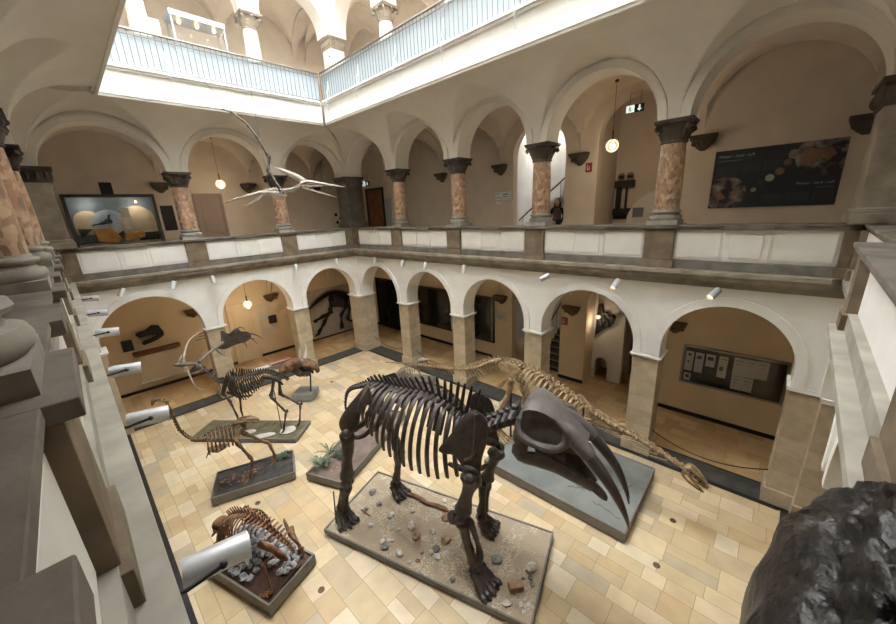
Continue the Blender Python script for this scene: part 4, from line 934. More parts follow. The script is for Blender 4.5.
# shoulder blades
for s, dx, dv in ((-1, 0, 0), (1, .02, .24)):
    vt, vb = mv+s*.36, mv+s*.50
    q = lambda u, z: V((u-(.24*(z-2.4)/1.1 if s > 0 else 0), lerp(vb, vt, (z-2.4)/1.1), z-(.1 if s > 0 else 0)))
    plate(G, bd, 'shoulder_blade', [q(3.22,3.50),q(3.04,3.36),q(2.8,2.98),q(2.58,2.66),q(2.68,2.60),q(2.88,2.62),q(3.04,2.46),q(3.18,2.42),q(3.34,2.47),q(3.36,2.7),q(3.44,3.05),q(3.42,3.38)], .09, [q(3.27,3.46)+V((0,s*.05,0)), q(3.27,3.1)+V((0,s*.08,0)), q(3.24,2.8)+V((0,s*.1,0)), q(3.12,2.68)+V((0,s*.12,0))], .03)
    mb = MB(); c = q(3.18,2.45); mb.ell(c, (.17,.12,.1), nz=.15); mb.build('shoulder_joint', bd, G)
# near foreleg
nv = -.66
bone(G, bd, 'humerus', (3.2,nv+.03,2.38), (3.0,nv,1.52), .115, 1.6, 1.45)
mb = MB(); bone_mb(mb, (2.97,nv-.03,1.46), (3.22,nv-.05,.5), .085, 1.5, 1.4); mb.ell((2.85,nv-.03,1.42), (.12,.1,.13), nz=.3); mb.build('ulna', bd, G)
bone(G, bd, 'radius', (3.06,nv+.06,1.42), (3.27,nv+.08,.5), .055, 1.5, 1.6, bow=(.07,0,0))
foot(G, bd, (3.26,nv-.02,.44), (.75,-.25,0), .42, .36, .15, .062, 5, 'fore_foot')
fv = .36
bone(G, bd, 'humerus', (3.30,fv-.02,2.2), (3.06,fv+.02,1.38), .1, 1.7, 1.5)
mb = MB(); bone_mb(mb, (3.0,fv+.02,1.34), (2.93,fv+.02,.48), .08, 1.5, 1.4); mb.ell((2.9,fv+.02,1.34), (.11,.09,.12), nz=.3); mb.build('ulna', bd, G)
bone(G, bd, 'radius', (3.08,fv+.08,1.3), (2.98,fv+.1,.48), .05, 1.5, 1.5)
foot(G, bd, (2.93,fv+.02,.42), (1,0,0), .38, .34, .15, .06, 5, 'fore_foot')
# pelvis
for s in (-1, 1):
    q = lambda u, z, o=0: V((u, mv+s*(.34+o+.06*(3.4-z)), z+(.0 if s < 0 else -.06)))
    plate(G, bd, 'hip_bone', [q(1.16,3.50,.06),q(.96,3.44,-.1),q(.72,3.16),q(.48,2.88,.02),q(.33,2.62,.06),q(.36,2.42,.06),q(.56,2.36,.05),q(.74,2.56,.02),q(.82,2.82),q(.98,3.06,.02),q(1.24,3.26,.12)], .10)
    mb = MB(); mb.tube(cr([q(.66,2.52), q(.84,2.62,-.08), q(1.0,2.84,-.1)], 8), [.09,.07,.06,.06,.06,.07,.085,.06], 8); mb.ell(q(1.0,2.86,-.06), (.09,.08,.08)); mb.tube(cr([q(.5,2.42),q(.42,2.2,-.1),q(.62,2.16,-.26),q(.95,2.5,-.3)], 10), .05, 7); mb.build('pubis', bd, G)
nh = -.62
bone(G, bd, 'femur', (.52,nh+.06,2.44), (.34,nh,1.26), .118, 1.4, 1.45); bone(G, bd, 'tibia', (.35,nh,1.16), (.1,nh,.42), .09, 1.5, 1.3)
bone(G, bd, 'fibula', (.27,nh-.1,1.1), (.02,nh-.09,.42), .028, 1.4, 1.5); foot(G, bd, (.06,nh,.36), (.8,-.35,0), .40, .34, .15, .058, 5, 'hind_foot'); 
mb = MB(); mb.ell((.42,nh-.05,1.24), (.07,.07,.09)); mb.build('kneecap', bd, G)
fh = .42
bone(G, bd, 'femur', (.72,fh-.1,2.42), (.96,fh,1.42), .105, 1.35, 1.4); bone(G, bd, 'tibia', (.96,fh,1.33), (.76,fh+.04,.46), .08, 1.7, 1.35)
bone(G, bd, 'fibula', (.86,fh+.1,1.3), (.68,fh+.12,.46), .026, 1.4, 1.5); foot(G, bd, (.7,fh+.04,.38), (.9,-.2,0), .38, .32, .15, .055, 5, 'hind_foot')
mb = MB(); mb.ell((1.05,fh,1.4), (.07,.07,.09)); mb.build('kneecap', bd, G)
# skull
sk = M['bskull']; mb = MB(); X = (0,1,0)
def gring(u, hw, waist, zlo, zhi, top=.8):
    c = []
    for k, (a, b) in enumerate(((-.55,0),(-1,.08),(-.96,.3),(-waist/hw,.55),(-waist/hw*1.05,.75),(-top,.93),(-top*.6,1.),(0,.98),(top*.6,1.),(top,.93),(waist/hw*1.05,.75),(waist/hw,.55),(.96,.3),(1,.08),(.55,0),(0,.0))): c.append(V((u+(b-.5)*.10, mv+a*hw, lerp(zlo, zhi, b))))
    return [q+V((0,1,.6))*.022*noise.noise(q*6) for q in c]
mb.loft([gring(3.84,.20,.18,3.14,3.5,.7),gring(3.88,.34,.31,3.05,3.60),gring(3.94,.39,.34,3.02,3.69,.9),gring(4.02,.37,.29,3.05,3.745,.95),gring(4.12,.34,.22,3.10,3.75,1.),gring(4.25,.31,.2,3.14,3.70,1.),gring(4.38,.30,.21,3.14,3.62,.98),gring(4.5,.30,.26,3.12,3.52,.93),gring(4.62,.29,.27,3.07,3.42,.85),gring(4.74,.27,.25,3.04,3.30,.8),gring(4.84,.24,.22,3.03,3.2,.8)])
for s in (-1, 1): mb.tube(cr([U(4.46,3.54,mv+s*.25),U(4.6,3.46,mv+s*.31),U(4.64,3.34,mv+s*.33),U(4.6,3.2,mv+s*.33)], 10), .05, 8, nz=.2)
mb.build('cranium', sk, G, ang=60)
for s in (-1, 1):
    mb = MB(); mb.tube(cr([U(4.42,3.46,mv+s*.17),U(4.6,3.37,mv+s*.2),U(4.78,3.22,mv+s*.23),U(4.93,3.08,mv+s*.25)], 10), [.08,.1,.11,.118,.12,.12,.12,.118,.115,.1], 12); mb.build('tusk_socket', sk, G)
    mb = MB(); mb.tube(cr([U(3.93,3.5,mv+s*.30),U(3.92,3.36,mv+s*.34),U(3.97,3.25,mv+s*.38),U(4.12,3.19,mv+s*.40),U(4.34,3.15,mv+s*.40),U(4.52,3.17,mv+s*.38),U(4.6,3.28,mv+s*.33),U(4.58,3.42,mv+s*.27)], 18), [.05]*2+[.062]*10+[.055]*6, 9, nz=.15); mb.build('cheek_arch', sk, G)
    mb = MB(); mb.tube(cr([U(4.9,3.12,mv+s*.25),U(5.06,2.93,mv+s*.27),U(5.22,2.72,mv+s*.285),U(5.36,2.48,mv+s*.285),U(5.47,2.22,mv+s*.27),U(5.52,2.02,mv+s*.25)], 22), [prof((.085,.085,.078,.068,.054,.036,.012), k/21) for k in range(22)], 12); mb.build('tusk', M['btusk'], G)
    mb = MB(); mb.tube(cr([U(4.02,3.12,mv+s*.33),U(3.94,2.98,mv+s*.33),U(3.98,2.84,mv+s*.31),U(4.2,2.8,mv+s*.26),U(4.48,2.72,mv+s*.2),U(4.78,2.54,mv+s*.12),U(5.0,2.38,mv+s*.06)], 20), [prof((.07,.12,.14,.15,.14,.125,.1,.075), k/19) for k in range(20)], 10, sx=.6, sy=1.15, up=(0,0,1)); mb.build('lower_jaw', bd, G)
    mb = MB(); [mb.box((4.2+k*.11, mv+s*.19, 2.97-.03*k), (.1,.09,.12)) for k in range(4)]; mb.build('molar', sk, G, bevel=.01)
mb = MB(); mb.tube(cr([U(4.9,2.46),U(5.05,2.34),U(5.2,2.22)], 8), [.09,.1,.1,.1,.095,.09,.08,.05], 8, sx=1.15, sy=.5, up=(0,0,1)); mb.build('jaw_tip', bd, G)
mb = MB(); mb.tube([U(2.6,3.0,mv),U(2.6,.15,mv)], .025, 8) if 0 else mb.tube([V((.08,-.78,1.0)),V((.02,-.8,.16))], .014, 6); mb.build('support_rod', M['blackmetal'], G)
# stones on the gravel
M['stone1'] = mat('pebble_pale', lin((190,184,172)), lin((214,208,198)), .8, 8); M['stone2'] = mat('pebble_brown', lin((140,112,88)), lin((170,142,116)), .8, 8); M['stone3'] = mat('pebble_grey', lin((116,116,114)), lin((146,146,142)), .8, 8)
ST = [(1.57,-.22,.086,1),(1.79,-.37,.083,2),(2.05,-.14,.056,1),(2.39,-.2,.089,2),(2.3,-.45,.066,3),(2.23,-.56,.053,1),(2.4,-.58,.052,1),(2.53,-.43,.046,1),(1.68,-.84,.066,1),(1.33,-.85,.061,3),(1.22,-.75,.048,1),(1.31,-.69,.041,1),(1.39,-.65,.034,1),(1.01,-.16,.067,1),(1.37,.14,.06,1),(.21,.21,.073,3),(.38,-.25,.046,3),(.57,-.01,.054,3),(.75,-.54,.058,1),(2.09,-.81,.039,2),(2.07,-.63,.033,1),(2.85,-.86,.043,3),(2.96,-.6,.025,1),(3.02,-.75,.024,1),(3.45,-.18,.089,3),(4.08,-.07,.093,1),(4.11,-.25,.036,3),(3.99,-.31,.03,3),(3.85,-.84,.057,1),(4.07,-.76,.039,1),(4.18,-.71,.039,1),(3.92,-.54,.118,2),(1.9,.68,.054,1),(2.17,.67,.046,1),(1.95,-.9,.032,1),(1.37,-.39,.035,1),(2.16,.29,.088,2),(2.78,-.17,.067,3),(4.16,-.35,.042,3),(4.15,-.84,.028,1)]
RG = Matrix.Rotation(GR, 3, 'Z')
def nearname(u, v):
    a = 'tail end' if u < 1 else ('middle' if u < 2.6 else 'head end'); b = 'near edge' if v < -.5 else ('far edge' if v > .1 else 'centre line'); return a, b
for i, (u, v, r, k) in enumerate(ST):
    o = GO+RG @ V((u, v, 0)); mb = MB(); a = RND.random()*6
    if (u, v) == (3.92,-.54): mb.box((0,0,.07), (.26,.15,.13), Matrix.Rotation(.9,3,'Z'))
    else: r *= 1.25; mb.ell((0,0,r*.3), (r*1.1,r*.85,r*.55), Matrix.Rotation(a,3,'Z'), 9, 6, .45, 2.2, i)
    q = mb.build('stone', M['stone%d' % k], None, ang=30, bevel=.02 if (u, v) == (3.92,-.54) else 0); q.location = o+V((0,0,.145))
    a, b = nearname(u, v); tag(q, '%s stone on the gravel, %d cm from its tail end, %d cm %s mid line' % (['','pale','brown','grey'][k], round(u*100+10), round(abs(v+.09)*100), 'before' if v < -.09 else 'behind'), 'stone', 'stones on the gravel tray')
w_ = thing('driftwood', 'reddish brown branch lying on the gravel behind the far feet', 'branch', GO, GR); mb = MB()
mb.tube(cr([(.97,.476,.19),(1.3,.5,.2),(1.6,.43,.19),(1.9,.46,.2),(2.23,.41,.19)], 18), [.02,.04,.05,.045,.05,.04,.05,.055,.05,.05,.045,.05,.05,.045,.05,.045,.03,.015], 8); mb.build('branch', M['bred'], w_)
w_ = thing('driftwood', 'short dark stick on the gravel beside the near hind foot', 'branch', GO, GR); mb = MB(); mb.tube([(.3,-.3,.17),(.42,-.33,.18),(.6,-.36,.17)], [.015,.025,.012], 7); mb.build('branch', M['bred'], w_)

# ---------------------------------------------------------------- long-necked dinosaur
DO = V((9.8,-1.9,0)); bt = M['btan']
t = tray('display_tray', 'big grey stone-slab tray under the tan long-necked dinosaur', (11.5,-1.95,0), .01, 3.42, 2.35, .27, 'trayframe', 'slate', inset=.012, nz=.008, bedname='slab') if 0 else None
M['slate'] = mat('slate_bed', lin((100,104,100)), lin((124,127,122)), .7, 1.6, .25, bscale=5)
t = tray('display_tray', 'big grey stone-slab tray under the tan long-necked dinosaur', (11.5,-1.95,0), .01, 3.42, 2.35, .27, 'trayframe', 'slate', inset=.012, nz=.008, bedname='slab')
mb = MB()
for k, (x, y, a) in enumerate(((-.9,.2,.2),(.3,-.7,.5),(.9,-.75,-.2),(1.1,-.3,1.),(.1,-.3,-.5))):
    pts = [V((x+q*.11*math.cos(a)+.03*RND.uniform(-1,1), y+q*.11*math.sin(a)+.03*RND.uniform(-1,1), .262)) for q in range(7)]; mb.tube(cr(pts, 16), .006, 5)
mb.build('crack', M['strip'], t)
D = thing('dinosaur_skeleton', 'tan long-necked dinosaur skeleton behind the elephant-like skull, its head at right', 'skeleton', DO)
Q = lambda u, z, v=0: V((u, v, z))
column_of(D, bt, [Q(-.3,2.5),Q(-.58,2.44),Q(-1.12,2.1),Q(-2.04,1.78),Q(-3.16,1.58),Q(-4.77,1.24),Q(-5.7,1.02)], 44, (.075,.065,.05,.04,.03,.022,.015), (.16,.15,.1,.08,.06,.04,.015), tilt=.5, tw=(.12,.08,.04,.02,0), chev=(.26,.24,.2,.16,.12,.08,.03), gap=.72, name='tail_vertebra')
TP = column_of(D, bt, [Q(-.3,2.5),Q(.28,2.55),Q(.86,2.49),Q(1.29,2.32),Q(1.78,2.14),Q(2.24,1.93)], 20, (.06,.062,.06,.056,.055), (.14,.12,.11,.1,.09), tilt=-.25, tw=(.06,.07,.06,.05), gap=.7)
column_of(D, bt, [Q(2.24,1.93),Q(2.49,1.85),Q(2.86,1.75),Q(3.23,1.67),Q(3.62,1.54),Q(3.9,1.43),Q(4.08,1.38)], 13, (.078,.07,.062,.055,.05), (.09,.07,.06,.05,.04), tw=(.07,.06,.05), gap=1.0, name='neck_vertebra')
for k in range(8):
    u = 2.45+k*.19; z = prof((1.82,1.72,1.66,1.55,1.42), (u-2.45)/1.6)-.07
    for s in (-1, 1): mb = MB(); mb.tube([Q(u,z,s*.05),Q(u-.22,z-.0,s*.08),Q(u-.5,z-.02,s*.09)], [.014,.01,.006], 5); mb.build('neck_rib', bt, D)
for i in range(13):
    p = TP[6+i]; f = i/12
    for s in (-1, 1): rib(D, bt, p, (0,s,0), prof((.26,.38,.42,.4,.31,.2), f), prof((.35,.6,.72,.75,.68,.45), f), V((-.05-.1*f,0,0)), .024, up=(.25,0,1))
# hips, legs, arms
for s in (-1, 1):
    plate(D, bt, 'hip_bone', [Q(.42,2.5,s*.14),Q(.2,2.62,s*.16),Q(-.12,2.6,s*.16),Q(-.3,2.46,s*.15),Q(-.1,2.3,s*.17),Q(.1,2.16,s*.18),Q(.26,2.3,s*.17)], .05)
    mb = MB(); mb.tube(cr([Q(.05,2.2,s*.16),Q(-.2,1.95,s*.12),Q(-.38,1.7,s*.06)], 8), [.06,.05,.04,.035,.035,.04,.05,.03], 7); mb.tube(cr([Q(.18,2.22,s*.16),Q(.4,1.95,s*.12),Q(.52,1.72,s*.08)], 8), [.06,.05,.045,.04,.04,.045,.05,.04], 7, sx=1.4); mb.build('pubis', bt, D)
for s, f in ((-1,0), (1,.45)):
    v = s*.26; k = V((-.12+f,v,1.28)); a = V((-.35+f*.8,v,.62)); 
    bone(D, bt, 'femur', (.13,s*.2,2.2), k, .075, 1.5, 1.6, bow=(.06,0,0)); bone(D, bt, 'tibia', k+V((0,0,-.08)), a, .055, 1.6, 1.3)
    bone(D, bt, 'fibula', k+V((.02,s*.08,-.1)), a+V((.03,s*.07,0)), .022, 1.5, 1.5); foot(D, bt, a+V((.0,0,-.04)), (1,0,0), .52, .3, .27, .035, 4)
    plate(D, bt, 'shoulder_blade', [Q(2.3,1.68,s*.24),Q(2.12,1.86,s*.28),Q(1.86,2.12,s*.26),Q(1.78,2.16,s*.25),Q(1.76,2.06,s*.27),Q(1.98,1.82,s*.29),Q(2.1,1.6,s*.26)], .035)
    e = V((1.98-.05*f,s*.33,1.2)); h = V((2.06-.1*f,s*.26,.84)); bone(D, bt, 'humerus', (2.2,s*.28,1.66), e, .042, 1.7, 1.5); bone(D, bt, 'forearm', e+V((.02,0,-.03)), h, .034, 1.5, 1.4)
    mb = MB()
    for x in (-1,0,1): mb.tube(cr([h, h+V((.03+.05*x,x*.03,-.12)), h+V((.05+.1*x,x*.06,-.22)), h+V((.02+.12*x,x*.07,-.3))], 10), [.028,.022,.02,.022,.018,.016,.018,.014,.01,.004], 6)
    mb.build('hand', bt, D)
mb = MB()
for k in range(9): mb.tube([Q(1.0+k*.09,1.62-.03*abs(k-4),-.16),Q(1.06+k*.09,1.55-.03*abs(k-4),0),Q(1.0+k*.09,1.62-.03*abs(k-4),.16)], .011, 5)
mb.build('belly_ribs', bt, D) if 0 else None
# skull: bone frame over a solid core, dark discs for window shade
mb = MB(); s0 = V((4.08,0,1.40)); ax = V((.40,0,-.26)).normalized(); upv = V((.26,0,.40)).normalized()
S = lambda x, y, z: s0+ax*x+V((0,1,0))*y+upv*z
for s in (-1, 1):
    mb.tube(cr([S(-.02,s*.07,.04),S(.05,s*.085,.1),S(.18,s*.07,.105),S(.34,s*.04,.075),S(.47,s*.012,.02)], 16), [.028,.028,.026,.024,.024,.022,.022,.02,.02,.02,.022,.022,.022,.022,.02,.015], 7)
    mb.tube(cr([S(.0,s*.08,.02),S(.06,s*.09,-.03),S(.2,s*.075,-.035),S(.36,s*.045,-.025),S(.48,s*.012,.0)], 16), .018, 7)
    for x, w in ((.06,.09),(.16,.08),(.27,.06),(.38,.04)): mb.tube([S(x,s*w,.09-.12*x),S(x+.02,s*w*1.02,-.03)], .014, 6)
    for k in range(10): mb.tube([S(.14+k*.033,s*(.08-.006*k),-.035),S(.145+k*.033,s*(.08-.006*k),-.07)], [.006,.001], 5)
skull_loft(mb, [(S(-.03,0,.03),.04,.04,(0,1,0),upv),(S(.03,0,.045),.082,.075,(0,1,0),upv),(S(.14,0,.04),.08,.068,(0,1,0),upv),(S(.26,0,.025),.06,.055,(0,1,0),upv),(S(.38,0,.01),.038,.04,(0,1,0),upv),(S(.47,0,.0),.012,.014,(0,1,0),upv)])
mb.build('skull', bt, D)
mb = MB(); [mb.ell(S(x,s*w,z), (r,.012,r*.9)) for x,w,z,r in ((.09,.084,.05,.04),(.2,.072,.035,.03),(.31,.052,.02,.022)) for s in (-1,1)]; mb.build('socket_shade', M['strip'], D)  # dark discs put the shade of the skull openings into colour
mb = MB()
for s in (-1, 1):
    mb.tube(cr([S(.0,s*.08,-.05),S(.08,s*.085,-.12),S(.22,s*.07,-.15),S(.38,s*.04,-.15),S(.5,s*.012,-.135)], 14), [.02,.026,.026,.024,.022,.02,.02,.02,.018,.018,.018,.017,.016,.012], 7)
    for k in range(8): mb.tube([S(.18+k*.036,s*(.075-.007*k),-.14),S(.185+k*.036,s*(.075-.007*k),-.105)], [.006,.001], 5)
mb.build('lower_jaw', bt, D)
mb = MB(); mb.tube([Q(.0,2.45,0),Q(.0,.26,0)], .03, 8); mb.build('support_rod', M['blackmetal'], D); mb = MB(); mb.tube([Q(2.0,1.95,0),Q(2.0,.26,0)], .02, 8); mb.build('support_rod', M['blackmetal'], D)
# ---------------------------------------------------------------- giant deer
EO = V((2.07,-7.98,0)); ER = math.radians(38); RE = Matrix.Rotation(ER, 3, 'Z')
M['moss'] = mat('mossy_bed', lin((92,86,62)), lin((116,110,84)), .9, 5, .3)
t = tray('display_tray', 'mossy grey tray under the giant deer skeleton', EO+RE @ V((1.72,.46,0)), ER, 3.42, .98, .15, 'trayframe', 'moss', inset=.008, nz=.02, bedname='mossy_bed')
for x, y, a, b, l in ((2.35,.12,.34,.12,'long pale stone under the deer hind feet'),(2.95,.42,.24,.2,'round pale stone between the deer hind feet'),(1.75,.3,.2,.1,'small pale stone on the mossy tray')):
    mb = MB(); mb.ell((0,0,.03), (a,b,.05), Matrix.Rotation(ER+.3,3,'Z'), 12, 7, .3, 2, int(x*9)); q = tag(mb.build('stone', M['stone1'], None, ang=30), l, 'stone', 'stones on the mossy tray'); q.location = EO+RE @ V((x,y,.13))
E_ = thing('deer_skeleton', 'dark giant deer skeleton with broad shovel antlers on the mossy tray', 'skeleton', EO, ER); bd = M['bdeer']
Q = lambda u, z, v=.5: V((u, v, z))
column_of(E_, bd, [Q(.52,2.3),Q(.7,2.14),Q(.9,1.92),Q(1.06,1.78),Q(1.25,1.86)], 7, (.05,.06,.065), (.05,.05,.06,.1), tw=.07, gap=.8, name='neck_vertebra')
TP = column_of(E_, bd, [Q(1.25,1.88),Q(1.54,1.96),Q(1.8,1.97),Q(2.11,2.06),Q(2.45,2.13),Q(2.7,2.09),Q(2.9,2.03)], 22, (.05,.048,.05,.05,.045), (.16,.26,.28,.22,.15,.1,.09,.09,.07), tilt=(.3,.35,.35,.3,.1,-.1), tw=(.05,.05,.08,.1,.08), gap=.8)
column_of(E_, bd, [Q(2.9,2.03),Q(3.08,1.94),Q(3.2,1.82)], 7, (.04,.02), (.04,.01), tw=.02, name='tail_vertebra')
for i in range(13):
    p = TP[1+i]; f = i/12
    for s in (-1, 1): rib(E_, bd, p, (0,s,0), prof((.12,.18,.23,.25,.26,.24,.2), f), prof((.5,.62,.68,.66,.58,.45,.3), f), V((.06+.12*f,0,0)), .02)
mb = MB(); mb.tube(cr([Q(1.15,1.45),Q(1.4,1.34),Q(1.75,1.3),Q(1.95,1.34)], 10), .028, 7, sx=1.5); mb.build('sternum', bd, E_)
for s in (-1, 1):
    v = .5+s*.17
    plate(E_, bd, 'shoulder_blade', [Q(1.5,2.02,v-s*.05),Q(1.36,2.08,v-s*.05),Q(1.2,1.75,v),Q(1.12,1.5,v+s*.02),Q(1.22,1.48,v+s*.02),Q(1.34,1.72,v)], .03, [Q(1.42,2.03,v),Q(1.26,1.7,v+s*.04),Q(1.18,1.54,v+s*.04)], .012)
    k = V((1.38+.02*s, .5+s*.2, 1.22)); bone(E_, bd, 'humerus', Q(1.16,1.5,v), k, .035, 1.7, 1.5); c = V((1.46-.14*(s > 0), .5+s*.19, .72))
    bone(E_, bd, 'forearm', k+V((0,0,-.03)), c, .028, 1.5, 1.4); d = V((1.55-.22*(s > 0), .5+s*.19, .3)); bone(E_, bd, 'cannon_bone', c+V((0,0,-.03)), d, .022, 1.5, 1.5)
    mb = MB(); [mb.tube([d+V((0,0,-.02)), d+V((-.03,x*.03,-.08)), d+V((-.08,x*.035,-.155))], [.022,.022,.014], 7) for x in (-1,1)]; mb.build('hoof', bd, E_)
    plate(E_, bd, 'hip_bone', [Q(2.62,2.12,.5+s*.2),Q(2.52,2.02,.5+s*.22),Q(2.78,1.94,.5+s*.16),Q(2.98,1.88,.5+s*.16),Q(3.14,1.76,.5+s*.17),Q(3.12,1.88,.5+s*.17),Q(2.92,2.02,.5+s*.14)], .04)
K_ = [(-1, (2.86,.36,1.93), (2.72,.28,1.40), (3.1,.27,.90), (2.9,.28,.24)), (1, (2.86,.64,1.88), (2.78,.66,1.30), (3.36,.66,.92), (3.24,.66,.30))]
for s, h, k, a, f in K_:
    bone(E_, bd, 'femur', h, k, .042, 1.5, 1.6); bone(E_, bd, 'tibia', V(k)+V((.02,0,-.03)), a, .033, 1.6, 1.3); bone(E_, bd, 'cannon_bone', V(a)+V((0,0,-.02)), f, .025, 1.5, 1.4); f = V(f)
    mb = MB(); mb.ell(V(a)+V((.05,0,.03)), (.035,.03,.06)); mb.build('heel_bone', bd, E_)
    mb = MB(); [mb.tube([f, f+V((-.03,x*.03,-.05)), V((f.x-.1, f.y+x*.035, .15))], [.024,.022,.014], 7) for x in (-1,1)]; mb.build('hoof', bd, E_)
ba = M['bantler']; mb = MB(); ax = V((-.8,0,-.35)).normalized(); up = V((-.35,0,.8)).normalized(); sy = V((0,1,0))
S = lambda x, z: V((.52,.5,2.34))+ax*x+up*z
skull_loft(mb, [(S(-.02,0),.04,.05,sy,up),(S(.04,.01),.09,.09,sy,up),(S(.14,.01),.1,.1,sy,up),(S(.24,0),.075,.085,sy,up),(S(.36,-.01),.055,.065,sy,up),(S(.48,-.02),.04,.045,sy,up),(S(.56,-.03),.025,.025,sy,up)]); mb.build('skull', ba, E_)
mb = MB(); [mb.tube(cr([S(.06,-.1)+sy*s*.06,S(.12,-.19)+sy*s*.06,S(.3,-.16)+sy*s*.045,S(.52,-.1)+sy*s*.015], 12), [.02,.034,.034,.03,.028,.025,.022,.02,.018,.016,.014,.01], 7, sx=.6) for s in (-1,1)]; mb.build('lower_jaw', ba, E_)
mb = MB() # far antler: beam, shovel and tines
mb.tube(cr([(.44,.56,2.43),(.42,.8,2.5),(.42,1.1,2.56),(.44,1.4,2.6),(.46,1.65,2.64)], 14), [.05,.045,.042,.042,.042,.045,.045,.048,.05,.055,.06,.07,.08,.08], 9); mb.build('antler_beam', ba, E_)
plate(E_, M['bdeer'], 'antler_shovel', [(.44,1.42,2.52),(.44,1.62,2.74),(.43,1.72,3.04),(.45,1.84,2.94),(.5,1.96,2.86),(.52,2.2,2.92),(.52,2.38,2.92),(.53,2.5,2.76),(.54,2.85,2.6),(.54,2.95,2.36),(.52,2.6,2.3),(.5,2.3,2.36),(.47,2.0,2.38),(.45,1.7,2.4)], .1)
for pts, r in (([(.53,2.3,2.84),(.56,2.42,2.92),(.6,2.56,2.86),(.62,2.6,2.74)],.03),([(.54,2.6,2.6),(.56,2.95,2.5),(.58,3.3,2.28),(.58,3.6,2.02)],.032),([(.54,2.75,2.45),(.56,3.0,2.25),(.56,3.2,1.98)],.03),([(.52,2.5,2.4),(.52,2.62,2.2),(.5,2.68,2.02)],.026),([(.42,1.32,2.58),(.36,1.52,2.34),(.3,1.78,2.12),(.3,1.9,2.06)],.028),([(.42,.66,2.48),(.36,.86,2.62),(.3,1.05,2.58)],.026)):
    mb = MB(); P = cr(pts, 12); mb.tube(P, [r*(1-.85*(k/11)**1.3) for k in range(12)], 7); mb.build('antler_tine', ba, E_)
mb = MB(); mb.tube(cr([(.44,.44,2.43),(.3,.3,2.5),(.15,.2,2.52),(.02,.1,2.55)], 10), [.05,.045,.045,.05,.06,.07,.075,.06,.045,.015], 9); mb.build('antler_beam', ba, E_)
for pts in ([(.2,.24,2.5),(.24,.4,2.9),(.3,.62,3.18),(.36,.98,3.26)], [(.28,.26,2.42),(.3,.28,2.0),(.34,.34,1.7),(.36,.62,1.45)], [(.1,.16,2.52),(.16,.3,2.74),(.26,.42,2.8)]):
    mb = MB(); mb.tube(cr(pts, 12), [.03*(1-.8*(k/11)**1.4) for k in range(12)], 7); mb.build('antler_tine', M['bpale'], E_)
mb = MB(); mb.tube([Q(1.5,1.9),Q(1.5,.14)], .012, 7); mb.build('support_rod', M['blackmetal'], E_); mb = MB(); mb.tube([Q(2.7,2.0),Q(2.7,.14)], .012, 7); mb.build('support_rod', M['blackmetal'], E_)
# ---------------------------------------------------------------- giant moa
OO = V((5.59,-8.29,0)); OR = math.radians(68); RO = Matrix.Rotation(OR, 3, 'Z'); bb = M['bbrown']
M['darksoil'] = mat('dark_soil', lin((38,35,33)), lin((74,70,66)), .85, 6, .5, lo=.3, hi=.7)
t = tray('display_tray', 'dark soil tray with leaf litter under the giant bird skeleton', OO+RO @ V((.92,.5,0)), OR, 1.86, 1.02, .25, 'trayframe', 'darksoil', inset=.05, nz=.06, bedname='soil')
O = thing('bird_skeleton', 'brown giant flightless bird skeleton with a long curved neck', 'skeleton', OO, OR)
Q = lambda u, z, v=.5: V((u, v, z))
column_of(O, bb, [Q(-.58,2.78),Q(-.45,2.73),Q(-.4,2.49),Q(-.37,2.19),Q(-.34,1.94),Q(-.24,1.71),Q(-.1,1.6),Q(.08,1.58)], 21, (.026,.03,.034,.04), .03, tw=.03, gap=.78, name='neck_vertebra')
TP = column_of(O, bb, [Q(.08,1.58),Q(.26,1.66),Q(.51,1.68),Q(.74,1.7)], 8, .042, .06, tw=.05, gap=.8)
mb = MB(); mb.tube(cr([Q(-.56,2.8),Q(-.62,2.81),Q(-.66,2.77),Q(-.7,2.68)], 8), [.03,.05,.055,.05,.04,.03,.02,.006], 8); mb.build('skull', bb, O)
for i in range(7):
    for s in (-1, 1): rib(O, bb, TP[1+i], (0,s,0), .21, .42, V((-.03,0,0)), .018)
mb = MB(); skull_loft(mb, [(Q(.06,1.26),.03,.02,(0,1,0),(0,0,1)),(Q(.14,1.24),.13,.03,(0,1,0),(0,0,1)),(Q(.28,1.2),.17,.035,(0,1,0),(0,0,1)),(Q(.42,1.22),.13,.03,(0,1,0),(0,0,1)),(Q(.48,1.24),.04,.02,(0,1,0),(0,0,1))]); [mb.tube([Q(.1,1.24,.5+s*.1),Q(.02,1.1,.5+s*.12)], [.02,.008], 6) for s in (-1,0,1)]; mb.build('sternum', bb, O)
mb = MB(); ss = [(Q(.66,1.74),.04,.05),(Q(.78,1.78),.08,.06),(Q(.92,1.80),.13,.055),(Q(1.06,1.8),.14,.045),(Q(1.18,1.76),.11,.04),(Q(1.27,1.70),.05,.03)]
skull_loft(mb, [(c,w*.62,h,(0,1,0),(0,0,1)) for c,w,h in ss]); [mb.tube(cr([Q(.68,1.74,.5+s*.03),Q(.86,1.8,.5+s*.1),Q(1.06,1.78,.5+s*.13),Q(1.24,1.68,.5+s*.1)], 12), [.03,.04,.035,.03,.03,.035,.03,.028,.026,.024,.02,.012], 8, nz=.5, nsc=9) for s in (-1,1)]; mb.tube([Q(.66,1.8),Q(.9,1.87),Q(1.1,1.85)], [.012,.025,.012], 6); mb.build('pelvis', bb, O)
